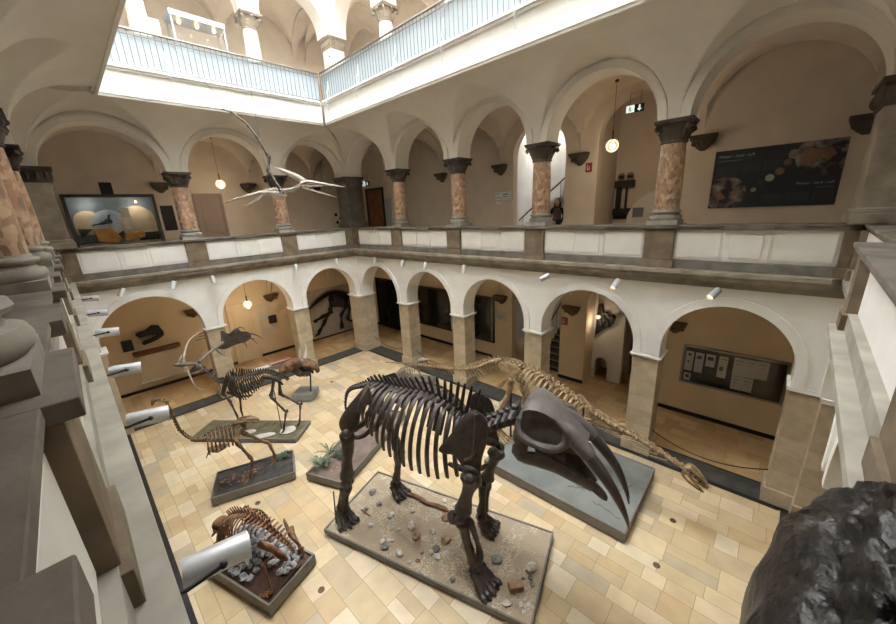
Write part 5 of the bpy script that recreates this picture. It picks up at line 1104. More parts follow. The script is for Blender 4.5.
for s, h, k, a, f in ((-1,(.86,.36,1.66),(.70,.26,1.42),(.95,.28,.78),(.82,.28,.30)),(1,(.9,.64,1.64),(.78,.74,1.36),(1.34,.74,.80),(1.42,.74,.30))):
    bone(O, bb, 'femur', h, k, .045, 1.5, 1.6); bone(O, bb, 'tibia', V(k)+V((.02,0,-.03)), a, .038, 1.7, 1.4); bone(O, bb, 'shank', V(a)+V((0,0,-.02)), f, .036, 1.4, 1.5); mb = MB(); f = V(f)
    for x in (-1,0,1): mb.tube(cr([f, f+V((-.06,x*.06,-.05)), f+V((-.14+.03*abs(x),x*.12,-.05)), f+V((-.24+.06*abs(x),x*.16,-.075))], 10), [.034,.028,.026,.028,.022,.024,.02,.02,.014,.004], 6)
    mb.build('foot', bb, O)
# leaf litter and fern on the soil
M['litter'] = mat('leaf_litter', lin((150,100,56)), lin((190,140,90)), .8, 12); M['fern'] = mat('fern_green', lin((44,58,44)), lin((70,86,66)), .7, 12); M['agave'] = mat('agave_green', lin((88,98,78)), lin((134,142,116)), .6, 10)
def litter(n, loc, R3, box, z, label):
    mb = MB()
    for k in range(n):
        c = V((RND.uniform(box[0],box[2]), RND.uniform(box[1],box[3]), z+.012)); a = RND.random()*6; l = RND.uniform(.03,.06); d = V((math.cos(a),math.sin(a),.2)); s = V((-d.y,d.x,0))*.4
        mb.add([c-d*l, c+s*l+V((0,0,.008)), c+d*l, c-s*l+V((0,0,.008))], [(0,1,2,3)])
    o = tag(mb.build('leaf_litter', M['litter'], None), label, 'leaf litter', None, 'stuff'); o.location = loc; o.rotation_euler.z = R3
litter(26, OO, OR, (.15,.2,1.0,.65), .245, 'scattered brown dry leaves on the dark soil under the bird skeleton')
def plant(loc, label, n, L, m, w=.045, name='agave_plant', rise=.75, cat='plant'):
    t = thing(name, label, cat, loc)
    for k in range(n):
        a = 2*PI*k/n*2.4+RND.random()*.5; e = rise*(1-.5*k/n)+RND.random()*.3; l = L*(.7+.5*RND.random()); d = V((math.cos(a),math.sin(a),0)); s = V((-d.y,d.x,0)); mb = MB(); R_ = []
        for q in range(7):
            x = q/6; p = d*(l*x*math.cos(e*(1-.5*x)))+V((0,0,l*x*math.sin(e)*(1-.35*x*x))); ww = w*(1.2*x+.35)*(1-x)**.6*1.6+.002; R_.append([p-s*ww+V((0,0,ww*.4)), p+V((0,0,-.004)), p+s*ww+V((0,0,ww*.4)), p+V((0,0,.006))])
        mb.loft(R_); mb.build('leaf', m, t)
    mb = MB(); mb.ell((0,0,.01), (.04,.04,.03)); mb.build('crown', m, t); return t
plant(OO+RO @ V((1.55,.78,.22)), 'small dark green fern at the right corner of the dark soil tray', 14, .22, M['fern'], .03, 'fern', .6)
# ---------------------------------------------------------------- crouching skeleton on rocks
BO = V((8.07,-8.14,0)); BR = math.radians(17); RB = Matrix.Rotation(BR, 3, 'Z'); br = M['bred']
M['redsoil'] = mat('brown_soil', lin((78,56,44)), lin((98,74,60)), .9, 6, .3); M['rock'] = mat('grey_rock', lin((122,124,126)), lin((176,178,178)), .85, 5, .4, bscale=14)
t = tray('display_tray', 'brown soil tray with grey rocks under the crouching skeleton at bottom left', BO, BR, 2.0, 1.02, .28, 'trayframe', 'redsoil', inset=.12, nz=.03, bedname='soil', rim=.035)
hp = thing('rock_heap', 'heap of crumpled grey rocks below the crouching skeleton', 'rocks', BO, BR); mb = MB(); cnt = 0
def heap_h(x, y): return .16+max(0, .6*math.exp(-((x-.05)/.85)**2-((y-.1)/.46)**2))
spots = []
for k in range(700):
    x, y = RND.uniform(-.86,.86), RND.uniform(-.4,.4)
    if y < -.08 and x > .38: continue
    if all((x-a)**2+(y-b)**2 > .0058 for a, b in spots):
        spots.append((x, y)); r = RND.uniform(.05,.085); m_ = MB(); m_.ell((x,y,heap_h(x,y)-.02), (r,r*.9,r*.75), Matrix.Rotation(RND.random()*6,3,'Z'), 10, 7, .55, 2.4, k)
        m_.build('rock', M['rock'], hp, ang=35)
mb = MB(); nx = 30; vs = []; fs = []
for j in range(17):
    for i in range(nx+1):
        x, y = lerp(-.94,.94,i/nx), lerp(-.46,.46,j/16); vs.append((x, y, heap_h(x,y)-.05+.0*x))
for j in range(16):
    for i in range(nx): q = j*(nx+1)+i; fs.append((q,q+1,q+nx+2,q+nx+1))
mb.add(vs, fs); mb.build('mound', M['redsoil'], hp)
B_ = thing('beast_skeleton', 'reddish brown crouching animal skeleton on the grey rock heap at bottom left', 'skeleton', BO, BR)
Q = lambda u, z, v=0.: V((u, v, z))
column_of(B_, br, [Q(-.86,.74),Q(-.67,.86),Q(-.5,1.02)], 6, (.05,.06), .06, tw=.07, gap=.8, name='neck_vertebra')
TP = column_of(B_, br, [Q(-.5,1.02),Q(-.3,1.18),Q(.08,1.33),Q(.35,1.32),Q(.6,1.3),Q(.8,1.22),Q(.98,1.16)], 18, (.06,.06,.055,.055), (.14,.16,.12,.1,.08), tilt=-.4, tw=(.06,.08,.1), gap=.8)
column_of(B_, br, [Q(.98,1.16),Q(1.12,1.1),Q(1.2,.98)], 5, (.045,.02), (.04,.01), tw=.03, name='tail_vertebra')
for i in range(12):
    f = i/11
    for s in (-1, 1): rib(B_, br, TP[1+i], (0,s,0), prof((.17,.23,.26,.26,.22,.15), f), prof((.36,.42,.42,.38,.32,.2), f), V((-.06,0,0)), .017)
mb = MB(); ax = V((-.75,0,-.62)).normalized(); up = V((-.62,0,.75)).normalized(); S = lambda x, z: Q(-.84,.76)+ax*x+up*z; sy = V((0,1,0))
skull_loft(mb, [(S(-.04,0),.06,.06,sy,up),(S(.03,.02),.13,.12,sy,up),(S(.14,.03),.15,.13,sy,up),(S(.26,.02),.12,.11,sy,up),(S(.38,-.01),.08,.085,sy,up),(S(.5,-.03),.06,.06,sy,up),(S(.54,-.04),.03,.03,sy,up)]); [mb.tube(cr([S(.1,-.02)+sy*s*.14,S(.2,-.06)+sy*s*.19,S(.32,-.06)+sy*s*.12], 8), .022, 7) for s in (-1,1)]; mb.build('skull', br, B_)
mb = MB(); [mb.tube(cr([S(.04,-.1)+sy*s*.11,S(.14,-.2)+sy*s*.1,S(.34,-.18)+sy*s*.06,S(.5,-.13)+sy*s*.02], 10), [.03,.045,.045,.04,.035,.03,.03,.028,.025,.015], 7, sx=.6) for s in (-1,1)]; mb.build('lower_jaw', br, B_)
for s in (-1, 1):
    plate(B_, br, 'shoulder_blade', [Q(-.2,1.22,s*.2),Q(-.4,1.16,s*.22),Q(-.56,.88,s*.28),Q(-.6,.7,s*.3),Q(-.48,.7,s*.3),Q(-.3,.92,s*.28)], .035, [Q(-.3,1.18,s*.24),Q(-.52,.76,s*.33)], .018)
    e = Q(-.42,.42,s*.36); bone(B_, br, 'humerus', Q(-.55,.72,s*.3), e, .042, 1.6, 1.6); w = Q(-.78,.26,s*.34); bone(B_, br, 'forearm', e, w, .034, 1.5, 1.4); foot(B_, br, w+V((0,0,.0)), (-1,0,0), .22, .16, .2, .022, 5, 'fore_foot')
    plate(B_, br, 'hip_bone', [Q(.72,1.3,s*.24),Q(.66,1.16,s*.27),Q(.86,1.02,s*.18),Q(1.0,.94,s*.17),Q(1.18,.94,s*.14),Q(1.16,1.06,s*.13),Q(.94,1.16,s*.15)], .045)
bone(B_, br, 'femur', Q(.95,1.02,-.2), Q(.74,.84,-.30), .02, 1.4, 1.5); bone(B_, br, 'tibia', Q(.74,.82,-.30), Q(.86,.34,-.34), .02, 1.6, 1.3); foot(B_, br, Q(.82,.27,-.34), (-1,-.15,0), .34, .2, .165, .024, 5, 'hind_foot')
bone(B_, br, 'femur', Q(.95,1.02,.2), Q(.66,.92,.38), .024, 1.5, 1.6); bone(B_, br, 'tibia', Q(.66,.9,.38), Q(.84,.5,.36), .028, 1.6, 1.3); foot(B_, br, Q(.82,.44,.36), (-1,0,0), .3, .2, .3, .024, 5, 'hind_foot')
# ---------------------------------------------------------------- planter tray behind the hind legs
PR = math.radians(112); RP = Matrix.Rotation(PR, 3, 'Z'); PC = V((7.63,-5.98,0))+RP @ V((1.65,.58,0))
M['mauvesoil'] = mat('mauve_soil', lin((104,90,84)), lin((126,110,102)), .9, 4, .3)
t = tray('display_tray', 'soil tray with two agave plants behind the elephant-like hind legs', PC, PR, 3.3, 1.16, .25, 'trayframe', 'mauvesoil', inset=.05, nz=.03, bedname='soil')
plant((6.53,-5.97,.2), 'larger grey-green agave at the front corner of the soil tray', 26, .34, M['agave'], .03)
plant((6.62,-5.42,.2), 'smaller agave with dark leaves beside the near hind leg', 22, .26, M['fern'], .028)
plant((6.28,-5.6,.2), 'upright pale green sprig behind the larger agave', 10, .42, M['agave'], .024, 'sprig', 1.1)
litter(24, PC, PR, (-1.35,-.3,-.7,.1), .205, 'orange dry leaves in front of the agaves'); litter(16, PC, PR, (.5,-.5,1.0,-.1), .205, 'orange dry leaves on the far half of the soil tray')
# ---------------------------------------------------------------- small skeleton on a grey tray at the back
SO = V((4.9,-1.4,0)); SR = math.radians(24); RS = Matrix.Rotation(SR, 3, 'Z'); bg_ = M['bgrey']
t = tray('display_tray', 'small grey tray behind the elephant-like skeleton\'s back', SO+RS @ V((.05,.1,0)), SR, 1.6, .95, .3, 'trayframe', 'slate', inset=.01, nz=.01, bedname='slab')
S_ = thing('reptile_skeleton', 'small grey-brown reptile skeleton with raised skull behind the big skeleton\'s back', 'skeleton', SO, SR)
Q = lambda u, z, v=0.: V((u, v, z))
column_of(S_, bg_, [Q(-.62,.42),Q(-.45,.6),Q(-.2,.78),Q(.05,.92),Q(.25,1.02),Q(.42,1.12)], 16, (.03,.04,.045,.04), (.04,.06,.06,.04), tw=.05, gap=.8)
column_of(S_, bg_, [Q(-.62,.42),Q(-.74,.36),Q(-.78,.34)], 4, (.028,.015), .02, name='tail_vertebra')
TP = cr([Q(-.55,.5),Q(-.2,.78),Q(.1,.94)], 9)
for p in TP:
    for s in (-1, 1): rib(S_, bg_, p, (0,s,0), .2, .34, V((.05,0,0)), .016)
mb = MB(); ax = V((.9,0,.25)).normalized(); up = V((-.25,0,.9)).normalized(); S = lambda x, z: Q(.4,1.14)+ax*x+up*z
skull_loft(mb, [(S(-.02,0),.06,.05,sy,up),(S(.06,.02),.13,.08,sy,up),(S(.16,.03),.13,.085,sy,up),(S(.28,.02),.1,.06,sy,up),(S(.4,0),.06,.04,sy,up),(S(.46,-.01),.03,.025,sy,up)]); mb.build('skull', bg_, S_)
mb = MB(); [mb.tube(cr([S(.0,-.06)+sy*s*.1,S(.1,-.14)+sy*s*.1,S(.3,-.1)+sy*s*.06,S(.42,-.05)+sy*s*.02], 9), .024, 7) for s in (-1,1)]; mb.build('lower_jaw', bg_, S_)
for s in (-1, 1):
    e = Q(.28,.62,s*.3); bone(S_, bg_, 'humerus', Q(.12,.86,s*.16), e, .03); bone(S_, bg_, 'forearm', e, Q(.34,.36,s*.28), .025); foot(S_, bg_, Q(.34,.36,s*.28), (1,0,0), .2, .14, .29, .018, 5, 'fore_foot')
    e = Q(-.3,.56,s*.3); bone(S_, bg_, 'femur', Q(-.56,.5,s*.1), e, .03); bone(S_, bg_, 'tibia', e, Q(-.42,.36,s*.32), .025); foot(S_, bg_, Q(-.42,.36,s*.32), (1,0,0), .2, .14, .29, .018, 5, 'hind_foot')
# ---------------------------------------------------------------- horned skull on a stand
HO = V((2.5,-4.45,0)); HR = math.radians(40)
M['pedestalgrey'] = mat('pedestal_grey', lin((136,140,140)), lin((152,156,154)), .6, 3)
t = thing('stone_pedestal', 'low pale grey pedestal under the brown horned skull', 'pedestal', (2.33,-4.36,0), HR); mb = MB(); mb.box((0,0,.02), (.6,.6,.04)); mb.build('base', M['blackmetal'], t); mb = MB(); mb.box((.0,0,.17), (.74,.70,.26)); mb.build('block', M['pedestalgrey'], t, bevel=.01)
mb = MB(); mb.tube([(.25,-.1,.3),(.43,-.18,1.3)], .026, 8); mb.build('post', M['blackmetal'], t)
H_ = thing('horned_skull', 'massive brown fossil skull with two pale upright horns on the grey pedestal', 'skull', HO, HR); hb = mat('fossil_brown', lin((78,56,38)), lin((124,94,64)), .8, 9, .5)
mb = MB(); P = cr([(-.82,0,1.02),(-.7,0,1.18),(-.45,0,1.36),(-.15,0,1.48),(.12,0,1.5),(.38,0,1.42),(.58,0,1.28),(.62,0,1.12)], 22)
P = cr([(-.82,0,1.02),(-.7,0,1.18),(-.45,0,1.36),(-.15,0,1.48),(.12,0,1.5),(.38,0,1.42),(.58,0,1.28),(.62,0,1.12)], 40); mb.tube(P, [prof((.1,.17,.2,.21,.22,.2,.16,.13,.07), k/39) for k in range(40)], 22, sx=1.3, sy=.85, nz=.45, nsc=5); mb.build('cranium', hb, H_)
mb = MB(); [mb.tube(cr([(-.2,s*.16,1.3),(.0,s*.18,1.12),(.2,s*.16,1.16),(.36,s*.1,1.12)], 10), [.1,.1,.09,.08,.08,.08,.08,.07,.06,.04], 8) for s in (-1,1)]; [mb.ell((.02+.11*k,s*.12,1.08), (.05,.04,.08)) for k in range(4) for s in (-1,1)]; mb.build('upper_teeth', M['bdark'], H_)
for s in (-1, 1): mb = MB(); mb.tube(cr([(.16,s*.12,1.62),(.16+.02*s,s*.2,1.8),(.2,s*.24,2.0),(.17,s*.2,2.16)], 12), [.06,.06,.055,.05,.045,.04,.036,.03,.025,.02,.014,.004], 9); mb.build('horn', M['bpale'], H_)
# ---------------------------------------------------------------- low case beyond the deer
t = thing('floor_case', 'long low display case with white and dark red panels on the left gallery floor', 'display case', (-1.45,-4.05,0), PI/2-K)
mb = MB(); mb.box((0,0,.12), (1.95,.5,.2)); mb.build('body', M['aluminium'], t, bevel=.01)
mb = MB(); mb.box((-.55,-.03,.225), (.7,.3,.01)); mb.build('white_panel', M['white'], t); mb = MB(); mb.box((.35,.08,.225), (.95,.16,.01)); mb.build('pink_panel', mat('pink_panel', lin((206,184,176)), None, .6), t)
mb = MB(); mb.box((.4,-.12,.225), (1.0,.16,.01)); mb.build('red_panel', mat('dark_red_panel', lin((122,44,42)), None, .6), t)
# ---------------------------------------------------------------- skeleton panel and skull on the left ground-floor wall
M['panelwhite'] = mat('relief_panel', lin((186,176,160)), lin((200,190,174)), .8, 2); M['fossilblack'] = mat('fossil_black', lin((16,15,15)), lin((32,30,29)), .6, 12, .3)
t = thing('relief_panel', 'tall pale wall panel carrying the black fossil skeleton', 'panel'); slab(FL, (-1.5,.12,1.25,2.76), .03, .08, 'board', 'panelwhite', t)
ringframe(FL, (-1.52,.1,1.27,2.78), .04, .02, .1, 'frame', 'panelwhite', t)
R_ = thing('wall_skeleton', 'black fossil skeleton mounted flat on the pale panel under the left arch', 'skeleton'); fb = M['fossilblack']
W = lambda y, z, d=.16: FL(-y, d, z); nrm = V((1,-K,0))
column_of(R_, fb, [W(-1.3,1.86),W(-.79,2.19),W(-.4,2.37),W(.06,2.45),W(.62,2.34),W(.98,2.13),W(1.3,1.8)], 26, (.05,.08,.1,.1,.09,.08), (.07,.12,.15,.15,.13,.1), side=nrm, tw=.0, gap=.85)
for i in range(11):
    f = i/10; y = lerp(.0,.95,f); z = prof((2.42,2.38,2.25,2.1), f); mb = MB(); mb.tube(cr([W(y,z),W(y+.06,z-.25,.24),W(y+.04,z-.5,.24),W(y-.04,z-.75,.17)], 10), .034, 6); mb.build('rib', fb, R_)
for nm, pts, r in (('femur',[(-.04,2.2),(-.16,1.5)],.06),('tibia',[(-.18,1.46),(-.62,.94)],.05),('foot',[(-.62,.9),(-.82,.66),(-.98,.48)],.05),('femur',[(-.1,1.42),(-.64,1.28)],.055),('tibia',[(-.64,1.28),(-1.12,1.12)],.05),('humerus',[(.88,1.6),(.44,1.12)],.05),('forearm',[(.44,1.1),(.4,.52)],.045),('humerus',[(1.1,1.5),(.8,.78)],.05),('forearm',[(.8,.76),(1.2,.48)],.045)):
    P = [W(*q) for q in pts]; mb = MB(); r *= 1.5; bone_mb(mb, P[0], P[-1], r, 1.5, 1.6)
    if nm == 'foot' or nm == 'forearm':
        e = P[-1]; d = (P[-1]-P[0]).normalized()
        for k in (-2,-1,0,1,2): mb.tube([e, e+d*.1+V((0,.05*k,-.03)), e+d*.2+V((0,.075*k,-.05))], [.036,.03,.012], 6)
    mb.build(nm, fb, R_)
mb = MB(); mb.tube(cr([W(1.28,1.84),W(1.44,1.66),W(1.54,1.44),W(1.6,1.2)], 10), [.07,.12,.14,.13,.11,.1,.08,.07,.05,.03], 9, sx=.7); mb.build('skull', fb, R_)
plate(R_, fb, 'hip_bone', [W(-.1,2.4),W(.12,2.36),W(.06,2.1),W(-.1,1.95),W(-.2,2.1)], .06); plate(R_, fb, 'shoulder_blade', [W(.82,2.2),W(1.0,2.1),W(.96,1.75),W(.86,1.58),W(.78,1.8)], .06)
K2 = thing('wall_skull', 'black gaping predator skull mounted above the radiator cover on the left', 'skull'); W = lambda y, z, d=.1: FL(-y, d, z)
mb = MB(); mb.prism([(8.28,2.42),(8.2,2.5),(7.95,2.52),(7.72,2.68),(7.5,2.62),(7.4,2.34),(7.42,2.2),(7.56,2.1),(7.66,2.28),(7.9,2.34),(8.15,2.28)], FL, .02, .24); mb.build('upper_skull', fb, K2, bevel=.03)
mb = MB(); mb.prism([(8.16,2.02),(8.1,1.95),(7.85,2.0),(7.62,2.06),(7.5,2.16),(7.52,2.26),(7.66,2.2),(7.85,2.14),(8.1,2.1)], FL, .02, .2); mb.build('lower_jaw', fb, K2, bevel=.02)
mb = MB()
for k in range(7): mb.tube([FL(7.75+k*.07,.14,2.32),FL(7.76+k*.07,.14,2.2)], [.018,.003], 6)
mb.build('teeth', fb, K2)
w_ = thing('tusk_relief', 'black curved tusk mounted on the wall left of the relief panel', 'fossil'); mb = MB(); mb.tube(cr([FL(1.98,.1,1.95),FL(1.75,.12,1.8),FL(1.5,.14,1.8)], 10), [.01,.03,.045,.05,.055,.06,.06,.06,.055,.05], 8); mb.build('tusk', fb, w_); mb = MB(); mb.ell(FL(1.62,.1,2.15), (.1,.12,.1), nz=.3); mb.build('knob', fb, w_)
# ---------------------------------------------------------------- hanging pterosaur
T_ = thing('pterosaur_skeleton', 'pale flying reptile skeleton with a long beak hanging on thin wires', 'skeleton', (7.1,-6.0,7.05)); o = V((7.1,-6.0,7.05)); bp_ = M['bpale']; R = lambda x, y, z: V((x,y,z))-o
ws = mat('bone_wing', lin((56,48,40)), lin((86,76,64)), .6, 10)
mb = MB(); ax = (R(8.01,-5.17,7.07)-R(7.36,-5.7,7.16)).normalized(); sd_ = V((-ax.y, ax.x, 0)).normalized(); up = sd_.cross(ax); up = up if up.z > 0 else -up; S = lambda x, z, y=0: R(7.36,-5.7,7.18)+ax*x+up*z+sd_*y
for s in (-1, 1):
    mb.tube(cr([S(-.02,.02,s*.05),S(.14,.06,s*.055),S(.34,.04,s*.035),S(.84,-.0,s*.004)], 14), [.03,.03,.03,.028,.026,.024,.022,.02,.018,.016,.014,.012,.009,.004], 7); mb.tube(cr([S(0,-.03,s*.06),S(.16,-.02,s*.06),S(.4,.0,s*.03)], 10), .018, 6); mb.tube([S(.12,.05,s*.06),S(.1,-.02,s*.06)], .014, 6); mb.tube([S(.24,.05,s*.05),S(.26,-.02,s*.05)], .014, 6)
mb.build('skull', bp_, T_)
mb = MB(); mb.tube(cr([S(.06,.05),R(7.2,-5.84,7.38),R(7.05,-5.92,7.46),R(6.92,-6.02,7.54)], 12), [.04,.055,.06,.06,.055,.05,.045,.04,.034,.028,.02,.008], 8, sx=.35, sy=1.); mb.build('crest', bp_, T_)
mb = MB(); [mb.tube(cr([S(0,-.06,s*.05),S(.3,-.13,s*.03),S(.66,-.2,s*.004)], 10), [.02,.02,.02,.018,.016,.014,.012,.01,.008,.004], 6) for s in (-1,1)]; mb.build('lower_jaw', bp_, T_)
column_of(T_, bp_, [R(7.36,-5.71,7.17),R(7.26,-5.86,7.09),R(7.14,-5.99,7.07)], 6, .035, .03, side=sd_, tw=.03, gap=.8, name='neck_vertebra')
column_of(T_, bp_, [R(7.14,-5.99,7.07),R(6.99,-6.12,7.1),R(6.84,-6.26,7.08)], 8, .03, .03, side=sd_, tw=.03, gap=.8)
mb = MB(); mb.ell(R(7.04,-6.04,6.98), (.13,.09,.03), Matrix.Rotation(.8,3,'Z')); mb.build('sternum', bp_, T_)
for k in range(6):
    for s in (-1, 1): rib(T_, bp_, R(7.1-.04*k,-6.02-.036*k,7.07), sd_*s, .08, .12, V((0,0,0)), .008)
def wing(pts, rs, name, m):
    for i in range(len(pts)-1): bone(T_, m, name if i == 0 else 'wing_bone', R(*pts[i]), R(*pts[i+1]), rs[i], 1.5, 1.4)
wing([(7.1,-6.04,7.05),(6.83,-6.12,7.47),(6.8,-6.05,7.74),(6.6,-6.1,8.07),(6.38,-6.19,8.39),(6.14,-6.33,8.61),(5.96,-6.46,8.7)], [.03,.028,.026,.022,.018,.012], 'wing_bone', ws)
wing([(7.02,-6.1,7.04),(6.9,-6.38,7.06),(6.72,-6.58,7.0),(6.5,-6.72,6.96),(6.28,-6.84,6.9)], [.026,.022,.018,.012], 'wing_bone', bp_)
for q in ([(6.84,-6.26,7.08),(6.78,-6.36,6.98),(6.6,-6.52,6.86),(6.5,-6.6,6.82)], [(6.84,-6.24,7.08),(6.86,-6.4,6.94),(6.74,-6.55,6.84)]):
    mb = MB(); mb.tube(cr([R(*p) for p in q], 10), [.018,.016,.014,.014,.013,.012,.012,.012,.01,.006], 6); mb.build('hind_leg', bp_, T_)
M['wire'] = mat('wire_grey', lin((170,166,158)), None, .5)
for (a, b, l) in (((6.62,-6.12,8.04),(6.6,-7.66,9.9),'thin wire running from the pterosaur wing to the left balcony edge'),((6.9,-6.2,7.1),(6.85,-6.2,13.5),'thin wire rising from the pterosaur body')):
    mb = MB(); mb.tube([a, b], .004, 5); tag(mb.build('hanging_wire', M['wire']), l, 'wire', 'pterosaur wires')
# ---------------------------------------------------------------- person on the stairs
M['skin'] = mat('skin', lin((196,150,124)), None, .6); M['hair'] = mat('dark_hair', lin((24,20,18)), None, .5); M['cloth'] = mat('black_cloth', lin((22,22,26)), lin((34,34,38)), .85, 20); M['top'] = mat('mauve_top', lin((92,78,84)), lin((106,90,96)), .85, 12)
PO = V((8.3,3.55,5.0)); pr = thing('person', 'person in a mauve top and black trousers standing on the stair landing behind the arch', 'person', PO, .2)
def skinmesh(name, verts, edges, radii, m, parent, root=0):
    me = bpy.data.meshes.new(name); me.from_pydata([V(v) for v in verts], edges, []); o = bpy.data.objects.new(name, me); COL.objects.link(o)
    o.modifiers.new('s', 'SKIN'); 
    for i, r in enumerate(radii): me.skin_vertices[0].data[i].radius = r if hasattr(r, '__len__') else (r, r)
    me.skin_vertices[0].data[root].use_root = True; ss = o.modifiers.new('u', 'SUBSURF'); ss.levels = ss.render_levels = 2
    me.materials.append(m); o.parent = parent; me2 = None
    dg = bpy.context.evaluated_depsgraph_get(); ev = o.evaluated_get(dg); me2 = bpy.data.meshes.new_from_object(ev); o.modifiers.clear(); o.data = me2
    me2.polygons.foreach_set('use_smooth', [True]*len(me2.polygons)); return o
vs = [(0,0,.95),(0,0,1.1),(0,0,1.28),(0,-.01,1.42),(0,-.01,1.5),(0,-.02,1.6),(.18,0,1.4),(.24,.02,1.14),(.2,-.12,.94),(.19,-.18,.86),(-.18,0,1.4),(-.25,.02,1.14),(-.22,-.1,.92),(-.21,-.16,.84),(.1,0,.86),(.11,-.02,.48),(.11,.02,.09),(.11,-.12,.04),(-.1,0,.86),(-.11,.0,.48),(-.11,.04,.09),(-.11,-.1,.04)]
es = [(0,1),(1,2),(2,3),(3,4),(4,5),(3,6),(6,7),(7,8),(8,9),(3,10),(10,11),(11,12),(12,13),(0,14),(14,15),(15,16),(16,17),(0,18),(18,19),(19,20),(20,21)]
rd = [(.15,.11),(.13,.1),(.15,.1),(.13,.09),(.05,.05),(.05,.05),.06,.045,.035,.03,.06,.045,.035,.03,.09,.06,.045,.035,.09,.06,.045,.035]
skinmesh('body', vs, es, rd, M['cloth'], pr)
mb = MB(); skull_loft(mb, [((0,-.01,1.50),.05,.05,(1,0,0),(0,1,0)),((0,-.03,1.55),.06,.075,(1,0,0),(0,1,0)),((0,-.02,1.62),.075,.095,(1,0,0),(0,1,0)),((0,-.01,1.69),.075,.1,(1,0,0),(0,1,0)),((0,0,1.75),.06,.08,(1,0,0),(0,1,0)),((0,0,1.78),.02,.03,(1,0,0),(0,1,0))], pw=1.); mb.ell((0,-.125,1.63), (.014,.022,.025), nu=8, nv=6); [mb.ell((s*.08,0,1.64), (.012,.025,.035)) for s in (-1,1)]; [mb.ell((s*.03,-.108,1.665), (.014,.01,.008)) for s in (-1,1)]; mb.ell((0,-.108,1.575), (.026,.01,.008)); mb.build('head', M['skin'], pr)
mb = MB(); mb.ell((0,.03,1.69), (.095,.105,.115), nu=14, nv=10); mb.tube(cr([(.06,.06,1.66),(.09,.05,1.5),(.08,.03,1.34)], 8), [.06,.06,.055,.05,.05,.045,.04,.02], 8); mb.tube(cr([(-.06,.06,1.66),(-.09,.05,1.5),(-.08,.03,1.34)], 8), [.06,.06,.055,.05,.05,.045,.04,.02], 8); mb.build('hair', M['hair'], pr)
mb = MB(); skull_loft(mb, [((0,0,1.02),.165,.125,(1,0,0),(0,1,0)),((0,0,1.15),.15,.115,(1,0,0),(0,1,0)),((0,0,1.3),.17,.12,(1,0,0),(0,1,0)),((0,-.0,1.42),.15,.105,(1,0,0),(0,1,0)),((0,-.01,1.47),.07,.065,(1,0,0),(0,1,0))], pw=.9); mb.build('top', M['top'], pr)
for s in (-1, 1):
    mb = MB(); mb.ell((s*.2,-.19,.85), (.03,.04,.04)); [mb.tube([(s*.2+.012*(k-1.5),-.21,.84),(s*.2+.013*(k-1.5),-.225,.79),(s*.2+.012*(k-1.5),-.21,.76+.004*abs(k-1.5))], [.009,.008,.006], 6) for k in range(4)]; mb.tube([(s*.17,-.2,.85),(s*.16,-.23,.81)], [.01,.008], 6); mb.build('hand', M['skin'], pr)
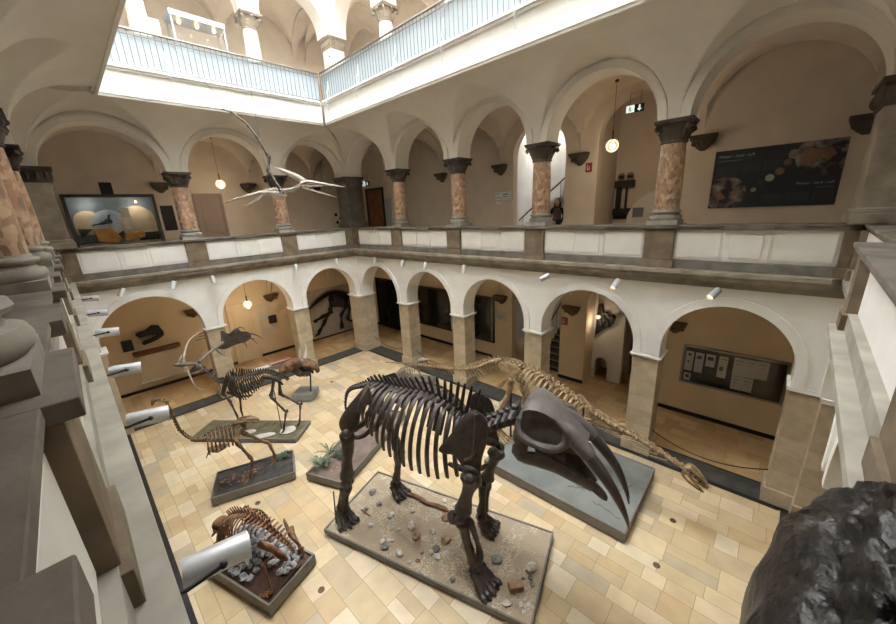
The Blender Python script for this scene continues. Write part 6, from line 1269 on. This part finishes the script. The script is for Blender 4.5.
# ---------------------------------------------------------------- dark fossil rock on the corner of the near and right parapets
M['obsidian'] = mat('fossil_rock', lin((20,19,19)), lin((54,51,49)), .3, 9, .5, bscale=40, lo=.4, hi=.75)
def rockmesh():
    b = bmesh.new(); bmesh.ops.create_icosphere(b, subdivisions=6, radius=1)
    c = V((14.80,-8.62,5.80)); rx, ry, rz = .215, .39, .325
    for v in b.verts:
        n = v.co.normalized(); d = 1+.07*noise.noise(n*1.6+V((3,1,2)))+.05*noise.noise(n*3.7+V((9,2,4)))
        top = min(1, max(0, n.z*1.6-.55)); r1 = abs(noise.noise(n*8+V((1,7,3)))); r2 = noise.noise(n*18+V((5,5,1)))
        d += top*(.2*(.3-r1)+.09*r2+.02*noise.noise(n*40))+(1-top)*(.022*math.sin(10*n.x+9*n.y+2.5*noise.noise(n*2))+.006*noise.noise(n*22))
        v.co = V((n.x*rx*d, n.y*ry*d, n.z*rz*d))+c
        if v.co.z < 5.50: v.co.z = 5.50
    me = bpy.data.meshes.new('fossil_rock'); b.to_mesh(me); b.free(); me.polygons.foreach_set('use_smooth', [True]*len(me.polygons)); me.materials.append(M['obsidian']); o = bpy.data.objects.new('fossil_rock', me); COL.objects.link(o); return o
tag(rockmesh(), 'black glossy fossil rock on the parapet at the bottom right', 'fossil')
t = thing('rock_stand', 'stone block under the black fossil rock at the right edge', 'stand', (14.93,-8.62,5.06)); mb = MB(); mb.box((0,0,.1), (.30,.5,.2)); mb.build('foot', M['cornice'], t, bevel=.01); mb = MB(); mb.box((0,0,.32), (.24,.42,.24)); mb.build('block', M['cornice'], t, bevel=.01)

# ---------------------------------------------------------------- pieces that belong to a part hang under that part
SUB = {'molar':'lower_jaw','jaw_tip':'lower_jaw','socket_shade':'skull','lens':'housing','knob':'arm','bulb':'glass_globe','stem':'glass_globe','print':('sheet','plate'),'symbol':'plate','round_picture':'plate','handle':'leaf','crack':'slab','hoof':'cannon_bone','kneecap':'femur','heel_bone':'tibia','teeth':'upper_skull','land':'planet','arrow':'box','running_figure':'box','door_symbol':'box','divider':'backing','title_strip':'backing','tusk':'tusk_socket','antler_tine':'antler_beam','crest':'skull','grille':'body','spot_lamp':('lid','frame'),'shoulder_joint':'shoulder_blade','edge_strip':'frame','nosing':'steps','subtitle':'board','lettering':'board','text_block':'board','inset_disc':'board','upper_teeth':'cranium'}
def centre(o):
    q = [V(c) for c in o.bound_box]; return sum(q, V())/8
bn = lambda o: o.name.split('.')[0]
for r in [o for o in COL.objects if o.parent is None and o.children]:
    ch = list(r.children)
    for c in ch:
        want = SUB.get(bn(c))
        if not want: continue
        if isinstance(want, str): want = (want,)
        cand = [d for d in ch if d is not c and bn(d) in want]
        if bn(r) == 'diorama' and bn(c) == 'spot_lamp': cand = [d for d in ch if bn(d) == 'frame']
        if cand: c.parent = min(cand, key=lambda d: (centre(d)-centre(c)).length)
